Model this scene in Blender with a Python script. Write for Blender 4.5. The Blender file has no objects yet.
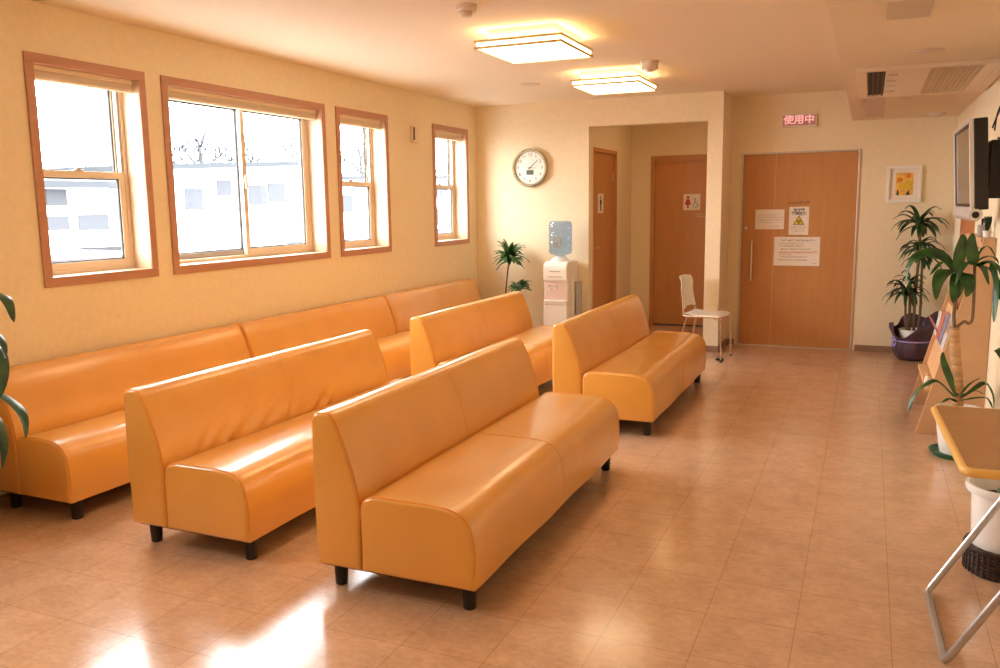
import bpy, bmesh, math, random
from mathutils import Vector, Matrix
LAMP, SKY, EXPO = 9.0, 30.0, -0.26
PI = math.pi
SC = bpy.context.scene
COL = SC.collection
rnd = random.Random(7)

# ------------------------------------------------------------------ materials
def new_mat(name):
    m = bpy.data.materials.new(name); m.use_nodes = True
    return m, m.node_tree, m.node_tree.nodes['Principled BSDF']

def mat(name, col, rough=0.5, metal=0.0, spec=0.5, bump=0.0, bscale=40.0, var=0.0, vscale=6.0, coat=0.0,
        coat_rough=0.1, trans=0.0, emit=None, estr=0.0, stretch=None, ior=1.45, subsurf=0.0, double=False):
    m, nt, b = new_mat(name)
    b.inputs['Base Color'].default_value = (*col, 1)
    b.inputs['Roughness'].default_value = rough
    b.inputs['Metallic'].default_value = metal
    b.inputs['Specular IOR Level'].default_value = spec
    b.inputs['Coat Weight'].default_value = coat; b.inputs['Coat IOR'].default_value = 1.6 if coat > .9 else 1.5
    b.inputs['Coat Roughness'].default_value = coat_rough
    b.inputs['Transmission Weight'].default_value = trans
    b.inputs['IOR'].default_value = ior
    if emit:
        b.inputs['Emission Color'].default_value = (*emit, 1)
        b.inputs['Emission Strength'].default_value = estr
    tc = nt.nodes.new('ShaderNodeTexCoord')
    src = tc.outputs['Object']
    if stretch:
        mp = nt.nodes.new('ShaderNodeMapping'); mp.inputs['Scale'].default_value = stretch
        nt.links.new(src, mp.inputs['Vector']); src = mp.outputs['Vector']
    if var:
        n = nt.nodes.new('ShaderNodeTexNoise'); n.inputs['Scale'].default_value = vscale; n.inputs['Detail'].default_value = 5
        nt.links.new(src, n.inputs['Vector'])
        r = nt.nodes.new('ShaderNodeValToRGB')
        r.color_ramp.elements[0].position = 0.3; r.color_ramp.elements[1].position = 0.7
        r.color_ramp.elements[0].color = (*[max(0, c * (1 - var)) for c in col], 1)
        r.color_ramp.elements[1].color = (*[min(1, c * (1 + var)) for c in col], 1)
        nt.links.new(n.outputs['Fac'], r.inputs['Fac']); nt.links.new(r.outputs['Color'], b.inputs['Base Color'])
    if bump:
        n = nt.nodes.new('ShaderNodeTexNoise'); n.inputs['Scale'].default_value = bscale; n.inputs['Detail'].default_value = 4
        nt.links.new(src, n.inputs['Vector'])
        bp = nt.nodes.new('ShaderNodeBump'); bp.inputs['Strength'].default_value = bump; bp.inputs['Distance'].default_value = 0.01
        nt.links.new(n.outputs['Fac'], bp.inputs['Height']); nt.links.new(bp.outputs['Normal'], b.inputs['Normal'])
    return m

def glass_mat(name, tint=(1, 1, 1), refl=1.0, rough=0.0):
    m = bpy.data.materials.new(name); m.use_nodes = True
    nt = m.node_tree; nt.nodes.clear()
    out = nt.nodes.new('ShaderNodeOutputMaterial'); mix = nt.nodes.new('ShaderNodeMixShader')
    tr = nt.nodes.new('ShaderNodeBsdfTransparent'); gl = nt.nodes.new('ShaderNodeBsdfGlossy'); lw = nt.nodes.new('ShaderNodeLayerWeight'); lw.inputs['Blend'].default_value = 0.5
    pw = nt.nodes.new('ShaderNodeMath'); pw.operation = 'POWER'; pw.inputs[1].default_value = 4.5
    fr = nt.nodes.new('ShaderNodeMapRange'); fr.inputs['To Min'].default_value = 0.03; fr.inputs['To Max'].default_value = 0.9
    nt.links.new(lw.outputs['Facing'], pw.inputs[0]); nt.links.new(pw.outputs[0], fr.inputs['Value'])
    tr.inputs['Color'].default_value = (*tint, 1); gl.inputs['Roughness'].default_value = rough
    nt.links.new(fr.outputs[0], mix.inputs[0]); nt.links.new(tr.outputs[0], mix.inputs[1]); nt.links.new(gl.outputs[0], mix.inputs[2])
    nt.links.new(mix.outputs[0], out.inputs[0])
    return m

def floor_mat():
    m, nt, b = new_mat('vinyl_floor_tile')
    N, L = nt.nodes, nt.links
    tc = N.new('ShaderNodeTexCoord'); mp = N.new('ShaderNodeMapping')
    mp.inputs['Location'].default_value = (-0.1352, -3.4704, 0)
    L.new(tc.outputs['Object'], mp.inputs['Vector'])
    br = N.new('ShaderNodeTexBrick'); br.offset = 0; br.squash = 1
    br.inputs['Scale'].default_value = 1.0; br.inputs['Mortar Size'].default_value = 0.0016
    br.inputs['Mortar Smooth'].default_value = 0.3
    br.inputs['Brick Width'].default_value = 0.3; br.inputs['Row Height'].default_value = 0.3
    br.inputs['Color1'].default_value = (0.95, 0.95, 0.95, 1); br.inputs['Color2'].default_value = (1, 1, 1, 1)
    br.inputs['Mortar'].default_value = (0.66, 0.60, 0.54, 1)
    L.new(mp.outputs['Vector'], br.inputs['Vector'])
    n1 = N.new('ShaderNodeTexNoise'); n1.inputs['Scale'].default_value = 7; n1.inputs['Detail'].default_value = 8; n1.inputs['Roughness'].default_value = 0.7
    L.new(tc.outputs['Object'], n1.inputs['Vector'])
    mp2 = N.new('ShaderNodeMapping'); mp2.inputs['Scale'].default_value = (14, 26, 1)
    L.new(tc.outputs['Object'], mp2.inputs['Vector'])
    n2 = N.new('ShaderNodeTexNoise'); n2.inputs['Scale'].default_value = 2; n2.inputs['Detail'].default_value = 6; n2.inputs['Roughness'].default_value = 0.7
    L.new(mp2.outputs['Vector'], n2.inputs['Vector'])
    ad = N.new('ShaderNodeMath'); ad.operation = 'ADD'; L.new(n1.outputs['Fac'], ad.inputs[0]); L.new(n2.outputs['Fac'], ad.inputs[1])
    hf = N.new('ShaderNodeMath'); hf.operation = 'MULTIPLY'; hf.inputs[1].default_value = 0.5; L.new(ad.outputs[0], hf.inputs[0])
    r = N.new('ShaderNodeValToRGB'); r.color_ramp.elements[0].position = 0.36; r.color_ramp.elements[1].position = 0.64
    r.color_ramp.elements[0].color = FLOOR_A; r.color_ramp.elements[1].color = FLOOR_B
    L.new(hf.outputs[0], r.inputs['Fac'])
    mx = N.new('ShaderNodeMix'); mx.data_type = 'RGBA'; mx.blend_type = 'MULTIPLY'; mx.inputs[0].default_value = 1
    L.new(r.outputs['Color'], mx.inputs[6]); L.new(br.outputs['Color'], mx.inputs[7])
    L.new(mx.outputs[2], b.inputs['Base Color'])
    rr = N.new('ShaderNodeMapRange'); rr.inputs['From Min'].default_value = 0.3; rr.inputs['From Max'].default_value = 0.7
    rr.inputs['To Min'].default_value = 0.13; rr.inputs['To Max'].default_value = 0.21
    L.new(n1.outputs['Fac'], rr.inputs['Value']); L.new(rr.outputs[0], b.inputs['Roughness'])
    b.inputs['Specular IOR Level'].default_value = 0.6
    bp = N.new('ShaderNodeBump'); bp.inputs['Strength'].default_value = 0.05; bp.inputs['Distance'].default_value = 0.004
    L.new(n1.outputs['Fac'], bp.inputs['Height']); L.new(bp.outputs['Normal'], b.inputs['Normal'])
    return m

def leaf_mat(name, a, c):
    m, nt, b = new_mat(name)
    tc = nt.nodes.new('ShaderNodeTexCoord'); n = nt.nodes.new('ShaderNodeTexNoise'); n.inputs['Scale'].default_value = 14
    nt.links.new(tc.outputs['Object'], n.inputs['Vector'])
    r = nt.nodes.new('ShaderNodeValToRGB'); r.color_ramp.elements[0].position = .35; r.color_ramp.elements[1].position = .65
    r.color_ramp.elements[0].color = (*a, 1); r.color_ramp.elements[1].color = (*c, 1)
    nt.links.new(n.outputs['Fac'], r.inputs['Fac']); nt.links.new(r.outputs['Color'], b.inputs['Base Color'])
    b.inputs['Roughness'].default_value = 0.38; b.inputs['Specular IOR Level'].default_value = 0.5
    return m

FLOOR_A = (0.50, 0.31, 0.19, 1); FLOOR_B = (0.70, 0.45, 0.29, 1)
M = dict(
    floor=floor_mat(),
    wall=mat('cream_wallpaper', (0.85, 0.72, 0.49), 0.85, bump=0.15, bscale=120, var=0.03, vscale=30),
    ceil=mat('ceiling_paper', (0.82, 0.70, 0.52), 0.9, bump=0.1, bscale=100),
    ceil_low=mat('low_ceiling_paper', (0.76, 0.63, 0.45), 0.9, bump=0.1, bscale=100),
    base=mat('brown_vinyl_skirting', (0.30, 0.18, 0.11), 0.5),
    casing=mat('pinkish_wood_casing', (0.50, 0.25, 0.155), 0.45, var=0.06, vscale=4, stretch=(1, 1, 8)),
    jamb=mat('cream_jamb', (0.62, 0.42, 0.27), 0.4),
    sash=mat('cream_aluminium', (0.74, 0.62, 0.46), 0.4, metal=0.1),
    grey_and_shaded_al=mat('grey_track_and_shaded_sash', (0.45, 0.42, 0.38), 0.4, metal=0.5),  # real tracks and lock, also the shade tone of the far sash
    gasket=mat('dark_gasket', (0.05, 0.05, 0.05), 0.6),
    glass=glass_mat('window_glass'),
    blind=mat('cream_blind_slats', (0.88, 0.74, 0.55), 0.5),
    leather=mat('orange_vinyl_leather', (0.76, 0.375, 0.065), 0.34, spec=0.55, bump=0.05, bscale=220, var=0.05, vscale=3, coat=1.0, coat_rough=0.21),
    leather_d=mat('orange_seam', (0.50, 0.18, 0.03), 0.5),
    piping=mat('orange_piping', (0.74, 0.29, 0.045), 0.4),
    leg=mat('black_sofa_leg', (0.018, 0.012, 0.01), 0.4),
    door=mat('orange_wood_veneer', (0.54, 0.25, 0.085), 0.42, var=0.05, vscale=3, stretch=(9, 9, 0.7)),
    doorframe=mat('wood_door_frame', (0.52, 0.24, 0.09), 0.45, var=0.07, vscale=3, stretch=(9, 9, .7)),
    steel=mat('brushed_steel_frame', (0.62, 0.56, 0.48), 0.35, metal=0.7),
    chrome=mat('chrome_tube', (0.75, 0.73, 0.70), 0.18, metal=1.0),
    tube=mat('grey_steel_tube', (0.50, 0.50, 0.51), 0.28, metal=0.85),
    white=mat('white_plastic', (0.86, 0.82, 0.75), 0.35),
    whitep=mat('white_pot_glaze', (0.86, 0.84, 0.80), 0.25),
    paper=mat('white_paper', (0.86, 0.78, 0.66), 0.7),
    black=mat('black_plastic', (0.015, 0.013, 0.012), 0.35),
    dark=mat('dark_print', (0.05, 0.04, 0.035), 0.7),
    greyp=mat('grey_print', (0.36, 0.33, 0.30), 0.7),
    red=mat('red_print', (0.50, 0.04, 0.03), 0.6),
    green=mat('green_print', (0.04, 0.22, 0.07), 0.6),
    yellow=mat('yellow_print', (0.75, 0.52, 0.03), 0.6),
    orange=mat('orange_print', (0.70, 0.20, 0.02), 0.6),
    screen=mat('dark_screen', (0.03, 0.025, 0.02), 0.12, spec=0.8),
    silver=mat('silver_plastic', (0.70, 0.67, 0.62), 0.3, metal=0.4),
    rim=mat('champagne_clock_rim', (0.46, 0.42, 0.28), 0.25, metal=0.6),
    face=mat('clock_face', (0.88, 0.85, 0.76), 0.5),
    lampwood=mat('pale_gold_lamp_rail', (0.60, 0.46, 0.22), 0.4),
    diffuser=mat('lamp_diffuser', (0.9, 0.88, 0.8), 0.5, emit=(1.0, 0.74, 0.43), estr=LAMP),
    lampside=mat('lamp_upper_box', (0.9, 0.8, 0.6), 0.5, emit=(1.0, 0.66, 0.30), estr=LAMP * .17),
    bottle=glass_mat('blue_bottle', (0.62, 0.73, 0.90), rough=0.05),
    water=glass_mat('bottle_water', (0.78, 0.86, 0.96)),
    rackwood=mat('beige_laminate', (0.60, 0.36, 0.19), 0.5, var=0.05, vscale=5),
    racklight=mat('light_beech_board', (0.74, 0.44, 0.22), 0.5, var=0.05, vscale=5),
    tabletop=mat('tan_table_laminate', (0.40, 0.21, 0.08), 0.45, spec=0.25, var=0.06, vscale=9),
    tableedge=mat('yellow_wood_edge', (0.78, 0.47, 0.13), 0.35),
    trunk=mat('ringed_cane', (0.52, 0.30, 0.14), 0.8, bump=0.8, bscale=12, var=0.25, vscale=5, stretch=(1, 1, 14)),
    cane=mat('thin_dark_cane', (0.16, 0.10, 0.05), 0.8, var=0.2, vscale=40),
    soil=mat('potting_soil', (0.10, 0.055, 0.03), 0.95, bump=0.8, bscale=60),
    leaf=leaf_mat('glossy_leaf', (0.014, 0.055, 0.010), (0.040, 0.125, 0.018)),
    leafd=leaf_mat('dark_leaf', (0.010, 0.035, 0.010), (0.030, 0.085, 0.020)),
    purple=mat('purple_wrap', (0.085, 0.045, 0.065), 0.45, bump=0.5, bscale=14),
    ribbon=mat('violet_ribbon', (0.42, 0.36, 0.75), 0.35),
    saucer=mat('green_saucer', (0.02, 0.12, 0.07), 0.4),
    wicker=mat('dark_wicker', (0.055, 0.028, 0.016), 0.45, bump=1.0, bscale=30, stretch=(1, 1, 6)),
    grille=mat('air_grille', (0.66, 0.50, 0.32), 0.7),
    flap=mat('greyish_flap', (0.58, 0.46, 0.34), 0.6),
    vent=mat('vent_dark', (0.03, 0.02, 0.015), 0.6),
    unit=mat('ceiling_unit_plastic', (0.80, 0.66, 0.50), 0.5),
    detector=mat('detector_plastic', (0.66, 0.54, 0.42), 0.5),
    signred=mat('lit_sign_panel', (0.30, 0.13, 0.11), 0.5, emit=(0.34, 0.14, 0.12), estr=0.5),
    signtext=mat('lit_sign_letters', (0.9, 0.4, 0.4), 0.5, emit=(1.0, 0.52, 0.46), estr=0.75),
    magred=mat('magazine_red', (0.62, 0.16, 0.12), 0.3), magwhite=mat('magazine_white', (0.80, 0.76, 0.74), 0.3, var=0.4, vscale=60),
    magblue=mat('magazine_blue', (0.22, 0.24, 0.42), 0.3, var=0.5, vscale=50),
    out_ground=mat('outside_asphalt', (0.45, 0.46, 0.47), 0.9),
    out_wall=mat('outside_render', (0.72, 0.74, 0.76), 0.9),
    out_roof=mat('outside_roof', (0.038, 0.042, 0.046), 0.9, spec=0.05),
    out_win=mat('outside_window', (0.052, 0.055, 0.060), 0.7, spec=0.05),
    out_leaf=mat('outside_foliage', (0.044, 0.049, 0.051), 0.9, spec=0.05),
    out_trunk=mat('outside_bark', (0.045, 0.046, 0.049), 0.9),
    car_red=mat('car_paint_red', (0.20, 0.035, 0.035), 0.3), car_blue=mat('car_paint_blue', (0.02, 0.036, 0.05), 0.3), car_white=mat('car_paint_white', (0.8, 0.8, 0.8), 0.3),
    car_glass=mat('car_glass', (0.03, 0.032, 0.036), 0.5, spec=0.1), rubber=mat('tyre_rubber', (0.03, 0.03, 0.03), 0.7),
)
# ------------------------------------------------------------------ mesh builder
class MB:
    def __init__(s): s.v = []; s.f = []
    def add(s, vs, fs):
        o = len(s.v); s.v += [tuple(v) for v in vs]; s.f += [tuple(i + o for i in f) for f in fs]; return s
    def box(s, x0, x1, y0, y1, z0, z1, m=None):
        vs = [Vector((x, y, z)) for x in (x0, x1) for y in (y0, y1) for z in (z0, z1)]
        if m: vs = [m @ v for v in vs]
        return s.add(vs, [(0, 1, 3, 2), (4, 6, 7, 5), (0, 4, 5, 1), (2, 3, 7, 6), (0, 2, 6, 4), (1, 5, 7, 3)])
    def lathe(s, prof, c=(0, 0, 0), n=32, axis='z', cap=True):
        vs = []; fs = []
        for r, h in prof:
            for i in range(n):
                a = 2 * PI * i / n; p = (r * math.cos(a), r * math.sin(a), h)
                if axis == 'y': p = (p[0], p[2], p[1])
                if axis == 'x': p = (p[2], p[0], p[1])
                vs.append((p[0] + c[0], p[1] + c[1], p[2] + c[2]))
        for k in range(len(prof) - 1):
            for i in range(n):
                j = (i + 1) % n; fs.append((k * n + i, k * n + j, (k + 1) * n + j, (k + 1) * n + i))
        if cap:
            fs.append(tuple(range(n - 1, -1, -1))); fs.append(tuple((len(prof) - 1) * n + i for i in range(n)))
        return s.add(vs, fs)
    def tube(s, pts, r, n=10, cap=True, smooth=0):
        P = [Vector(p) for p in pts]
        if smooth: P = spline(P, smooth)
        R = r if isinstance(r, (list, tuple)) else [r] * len(P)
        if len(R) != len(P): R = [R[0] + (R[-1] - R[0]) * i / (len(P) - 1) for i in range(len(P))]
        vs = []; fs = []; up = None
        for i, p in enumerate(P):
            t = (P[min(i + 1, len(P) - 1)] - P[max(i - 1, 0)]).normalized()
            if up is None:
                up = Vector((0, 0, 1)) if abs(t.z) < 0.9 else Vector((1, 0, 0))
            a = t.cross(up).normalized(); up = a.cross(t).normalized()
            for k in range(n):
                w = 2 * PI * k / n; vs.append(p + (a * math.cos(w) + up * math.sin(w)) * R[i])
        for i in range(len(P) - 1):
            for k in range(n):
                j = (k + 1) % n; fs.append((i * n + k, i * n + j, (i + 1) * n + j, (i + 1) * n + k))
        if cap:
            fs.append(tuple(range(n - 1, -1, -1))); fs.append(tuple((len(P) - 1) * n + k for k in range(n)))
        return s.add(vs, fs)
    def prism(s, poly, a0, a1, axis='y'):
        n = len(poly); vs = []
        for a in (a0, a1):
            for p, q in poly:
                vs.append({'y': (p, a, q), 'x': (a, p, q), 'z': (p, q, a)}[axis])
        fs = [tuple(range(n)), tuple(range(2 * n - 1, n - 1, -1))]
        for i in range(n):
            j = (i + 1) % n; fs.append((i, i + n, j + n, j))
        return s.add(vs, fs)
    def ball(s, c, r, n=12, sz=1.0):
        pr = [(max(1e-4, r * math.sin(PI * k / n)), -r * sz * math.cos(PI * k / n)) for k in range(n + 1)]
        return s.lathe(pr, c, 16)
    def leaf(s, pts, width, n=9, fold=0.25, side=None):
        P = spline([Vector(p) for p in pts], max(2, n // (len(pts) - 1))); vs = []; fs = []
        m = len(P)
        for i, p in enumerate(P):
            t = i / (m - 1); d = (P[min(i + 1, m - 1)] - P[max(i - 1, 0)]).normalized()
            sd = side if side else Vector((0, 0, 1)).cross(d)
            if sd.length < 0.15: sd = Vector((1, 0, 0))
            sd = (sd - d * sd.dot(d)).normalized(); nm = sd.cross(d)
            w = 0.5 * width * (math.sin(PI * min(1, (0.06 + 0.94 * t) ** 0.8)) ** 0.65 if t < 1 else 0.01)
            w = max(w, 0.002)
            wob = 0.06 * width * math.sin(9 * t + width * 90)
            vs += [p + sd * w + nm * (w * fold * 1.6 + wob), p, p - sd * w + nm * (w * fold * 1.6 - wob)]
        for i in range(m - 1):
            a = i * 3; fs += [(a, a + 1, a + 4, a + 3), (a + 1, a + 2, a + 5, a + 4)]
        return s.add(vs, fs)
    def build(s, name, material, parent=None, smooth=None, bevel=0, seg=2, loc=None):
        me = bpy.data.meshes.new(name); me.from_pydata(s.v, [], s.f); me.validate(); me.update()
        bm = bmesh.new(); bm.from_mesh(me); bmesh.ops.recalc_face_normals(bm, faces=bm.faces); bm.to_mesh(me); bm.free()
        me.materials.append(M[material] if isinstance(material, str) else material)
        o = bpy.data.objects.new(name, me); COL.objects.link(o)
        if parent: o.parent = parent
        if loc: o.location = loc
        if smooth is not None:
            for p in me.polygons: p.use_smooth = True
            me.set_sharp_from_angle(angle=math.radians(smooth))
        if bevel:
            b = o.modifiers.new('bevel', 'BEVEL'); b.width = bevel; b.segments = seg; b.limit_method = 'ANGLE'; b.angle_limit = math.radians(40)
        return o

def spline(P, k):
    P = [Vector(p) for p in P]; out = []
    for i in range(len(P) - 1):
        p0 = P[max(i - 1, 0)]; p1 = P[i]; p2 = P[i + 1]; p3 = P[min(i + 2, len(P) - 1)]
        for j in range(k):
            t = j / k
            out.append(0.5 * ((2 * p1) + (p2 - p0) * t + (2 * p0 - 5 * p1 + 4 * p2 - p3) * t * t + (3 * p1 - p0 - 3 * p2 + p3) * t ** 3))
    out.append(P[-1]); return out

def tag(o, label=None, cat=None, group=None, kind=None):
    if label: o['label'] = label
    if cat: o['category'] = cat
    if group: o['group'] = group
    if kind: o['kind'] = kind
    return o
def thing(name, label, cat, loc=(0, 0, 0), rz=0, group=None, kind=None):
    o = bpy.data.objects.new(name, None); COL.objects.link(o); o.location = loc; o.rotation_euler = (0, 0, rz); o.empty_display_size = .1
    return tag(o, label, cat, group, kind)
def struct(o, label=None): return tag(o, label, 'room', kind='structure')
def dup(root, loc, rz=None, label=None):
    r = root.copy(); COL.objects.link(r); r.location = loc
    if rz is not None: r.rotation_euler = (0, 0, rz)
    if label: r['label'] = label
    for ch in list(root.children):
        c = ch.copy(); COL.objects.link(c); c.parent = r
        for g in list(ch.children):
            d = g.copy(); COL.objects.link(d); d.parent = c
    return r
def text(body, size, material, parent, loc, rot, name='lettering', sx=1.0, bold=0.0):
    c = bpy.data.curves.new('lettering', 'FONT'); c.body = body; c.size = size; c.align_x = 'CENTER'; c.align_y = 'CENTER'
    c.extrude = 0.0006; c.offset = bold
    t = bpy.data.objects.new('t', c); COL.objects.link(t)
    bpy.context.view_layer.update()
    me = bpy.data.meshes.new_from_object(t.evaluated_get(bpy.context.evaluated_depsgraph_get()))
    bpy.data.objects.remove(t)
    me.materials.clear(); me.materials.append(M[material])
    o = bpy.data.objects.new(name, me); COL.objects.link(o); o.parent = parent; o.location = loc; o.rotation_euler = rot; o.scale = (sx, 1, 1)
    return o

# ------------------------------------------------------------------ room
XW, XR, YB, YD, YF, ZC, ZS = -3.876, 0.70, 8.31, 8.83, -1.8, 2.485, 2.20
WT = 0.2
def holed_wall(axis, a0, a1, u0, u1, holes, z1):
    us = sorted({u0, u1, *[h[0] for h in holes], *[h[1] for h in holes]}); zs = sorted({0, z1, *[h[2] for h in holes], *[h[3] for h in holes]})
    mb = MB()
    for i in range(len(us) - 1):
        k = 0
        while k < len(zs) - 1:
            um = (us[i] + us[i + 1]) / 2
            inh = lambda z: any(h[0] < um < h[1] and h[2] < z < h[3] for h in holes)
            if inh((zs[k] + zs[k + 1]) / 2): k += 1; continue
            j = k
            while j < len(zs) - 1 and not inh((zs[j] + zs[j + 1]) / 2): j += 1
            if axis == 'x': mb.box(a0, a1, us[i], us[i + 1], zs[k], zs[j])
            else: mb.box(us[i], us[i + 1], a0, a1, zs[k], zs[j])
            k = j
    return mb
Z0, Z1 = 1.058, 2.234
WINS = [(3.030, 3.796, 'hung'), (3.919, 5.566, 'slide'), (5.714, 6.497, 'hung'), (7.327, 8.101, 'hung'), (1.25, 2.01, 'hung')]  # last window is added out of view to supply daylight
c_ = 0.042
holes = [(a + c_, b - c_, Z0 + c_, Z1 - c_) for a, b, k in WINS]
struct(holed_wall('x', XW - WT, XW, YF, YD + 1.3, holes, ZC).build('wall_left', 'wall'), 'cream wall with the row of windows')
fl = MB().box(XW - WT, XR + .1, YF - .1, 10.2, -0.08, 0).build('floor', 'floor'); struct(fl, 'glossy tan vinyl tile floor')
struct(MB().box(XW - WT, XR + .1, YF - .1, 10.2, ZC, ZC + .1).build('ceiling', 'ceil'), 'cream ceiling over the sofas')
struct(MB().box(-0.185, XR, YF, YD, ZS, ZC).build('ceiling_lowered', 'ceil_low'), 'lowered strip of ceiling along the television wall')
mb = holed_wall('y', YB, YB + .12, XW, -1.30, [(-2.62, -1.443, -1, 2.222)], ZC)
struct(mb.build('wall_back', 'wall'), 'back wall with clock and washroom opening')
struct(MB().box(-1.443, -1.30, YB + .12, YD + .1, 0, ZC).build('wall_pillar', 'wall'), 'pillar beside the washroom opening')
struct(holed_wall('y', YD, YD + .12, -1.30, XR, [(-1.192, -0.0945, -1, 1.935)], ZC).build('wall_xray', 'wall'), 'back wall around the wide double door')
struct(MB().box(XR, XR + .1, YF, 10.0, 0, ZC).build('wall_right', 'wall'), 'right wall behind the television')
struct(MB().box(XW, XR, YF - .1, YF, 0, ZC).build('wall_front', 'wall'))
# alcove
struct(holed_wall('x', -2.74, -2.62, YB + .12, 10.0, [(8.45, 9.33, -1, 2.03)], ZC).build('wall_alcove_left', 'wall'))
struct(holed_wall('y', 10.0, 10.1, -2.74, -1.30, [(-2.37, -1.50, -1, 2.0)], ZC).build('wall_alcove_back', 'wall'))
struct(MB().box(-1.443, -1.33, YD + .1, 10.0, 0, ZC).build('wall_alcove_right', 'wall'))
# baseboards
for nm, b in dict(back=(-3.876, -2.62, YB - .008, YB), pillar=(-1.443, -1.30, YB - .008, YB), pillar_side=(-1.30, -1.292, YB - .008, YD),
                  xray_left=(-1.292, -1.215, YD - .008, YD), xray_right=(-.070, XR, YD - .008, YD), right=(XR - .008, XR, YF, YD - .008),
                  alcove=(-2.62, -2.37 - .03, 9.992, 10.0), alcove_left=(-2.62, -2.612, 9.45, 9.992), left=(XW, XW + .008, YF, YB - .008)).items():
    struct(MB().box(*b, 0, .062).build('baseboard_' + nm, 'base', bevel=.003), 'brown skirting strip')

# ------------------------------------------------------------------ windows
def window(n, y0, y1, kind):
    w = thing('window_%d' % n, None, 'window', (XW, (y0 + y1) / 2, Z0), kind='structure')
    h = (y1 - y0) / 2; H = Z1 - Z0; c = .05
    fr = MB()
    for b in ((-h, h, H - c, H), (-h, h, 0, c), (-h, -h + c, c, H - c), (h - c, h, c, H - c)): fr.box(0.0, .0125, *b)
    fr.build('casing', 'casing', w, bevel=.003)
    i = h - .042; z0 = .042; z1 = H - .042; t = .008
    jb = MB(); jb.box(-.125, .0, -i, -i + t, z0, z1).box(-.125, .0, i - t, i, z0, z1).box(-.125, .0, -i + t, i - t, z1 - t, z1).box(-.125, .004, -i + t, i - t, z0, z0 + t)
    jb.build('jamb', 'jamb', w)
    # aluminium outer frame at the outer face
    f = MB(); q = .03
    f.box(-.20, -.125, -i, -i + q, z0, z1).box(-.20, -.125, i - q, i, z0, z1).box(-.20, -.125, -i + q, i - q, z1 - q, z1).box(-.20, -.125, -i + q, i - q, z0, z0 + q)
    f.build('frame', 'sash', w, bevel=.002)
    a, b, lo, hi = -i + q, i - q, z0 + q, z1 - q
    def sash(name, ya, yb, za, zb, x, r=.032, mt='sash'):
        s = MB(); s.box(x, x + .028, ya, yb, za, za + r).box(x, x + .028, ya, yb, zb - r, zb).box(x, x + .028, ya, ya + r, za + r, zb - r).box(x, x + .028, yb - r, yb, za + r, zb - r)
        so = s.build(name, mt, w, bevel=.002)
        g = MB(); e = .008
        g.box(x + .006, x + .02, ya + r, yb - r, za + r, za + r + e).box(x + .006, x + .02, ya + r, yb - r, zb - r - e, zb - r)
        g.box(x + .006, x + .02, ya + r, ya + r + e, za + r + e, zb - r - e).box(x + .006, x + .02, yb - r - e, yb - r, za + r + e, zb - r - e)
        g.build('gasket', 'gasket', so)
        MB().box(x + .011, x + .015, ya + r + e, yb - r - e, za + r + e, zb - r - e).build('pane', 'glass', so)
        return so
    if kind == 'hung':
        mid = .590
        sash('upper_sash', a, b, mid - .018, hi, -.190, .026)
        lo_s = sash('lower_sash', a, b, lo, mid + .018, -.158, .038)
        MB().box(-.156, -.132, a + .001, a + .018, mid + .02, hi).box(-.156, -.132, b - .018, b - .001, mid + .02, hi).build('side_track', 'grey_and_shaded_al', w)
        l = MB(); l.box(-.150, -.128, -.03, .03, mid + .018, mid + .026); l.box(-.146, -.132, -.012, .018, mid + .026, mid + .036)
        l.build('sash_lock', 'grey_and_shaded_al', lo_s, bevel=.002)
    else:
        sash('far_sash', a, .052, lo, hi, -.190, .036, 'grey_and_shaded_al')  # grey colour stands for shade on this sash
        s2 = sash('near_sash', .012, b, lo, hi, -.158, .042)
        MB().box(-.130, -.112, .022, .044, .53, .62).build('crescent_lock', 'sash', s2, bevel=.004)
    return w
for n, (a, b, k) in enumerate(WINS): window(n + 1, a, b, k)
BL = ['first window from the left', 'wide sliding window', 'narrow window right of the wide one', 'small window nearest the back corner']
for n, (a, b, k) in enumerate(WINS[:4]):
    t = thing('blind', 'cream blind drawn up inside the top of the ' + BL[n], 'blind', (XW - .045, (a + b) / 2, Z1 - .05), group='drawn up window blinds')
    L = (b - a) / 2 - .056
    MB().box(-.014, .014, -L, L, -.026, -.001).build('headrail', 'blind', t, bevel=.002)
    s = MB()
    for k in range(7): s.box(-.0125, .0125, -L + .004, L - .004, -.031 - k * .0042, -.0285 - k * .0042)
    s.build('slat_stack', 'blind', t)
    MB().box(-.013, .013, -L + .003, L - .003, -.072, -.058).build('bottom_rail', 'blind', t, bevel=.003)

# ------------------------------------------------------------------ doors
def rotbox(o, x, y): return o
# double door in the back wall
d = thing('door_1', 'wide orange wood sliding door of the examination room with three notices', 'door', (-.643, YD, 0), kind='structure')
MB().box(-.549, -.530, -.012, .10, 0, 1.935).box(.530, .549, -.012, .10, 0, 1.935).box(-.530, .530, -.012, .10, 1.918, 1.935).build('frame', 'steel', d, bevel=.002)
MB().box(-.530, -.223, .028, .065, .012, 1.918).build('narrow_leaf', 'door', d)
MB().box(-.220, .530, .028, .065, .012, 1.918).build('wide_leaf', 'door', d)
MB().box(-.2235, -.2195, .0265, .03, .012, 1.918).build('edge_strip', 'racklight', d)
MB().box(-.530, .530, -.005, .09, 0, .012).build('threshold', 'steel', d)
hd = MB().tube([(-.425, -.012, .665), (-.425, -.012, 1.08)], .011, 10)
hd.tube([(-.425, .03, .70), (-.425, -.012, .70)], .007, 8).tube([(-.425, .03, 1.045), (-.425, -.012, 1.045)], .007, 8)
hd.build('handle', 'chrome', d, smooth=40)
MB().lathe([(.016, 0), (.016, .012), (.010, .014)], (-.49, .016, 1.195), 16, 'y').build('lock', 'steel', d, smooth=40)
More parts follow.
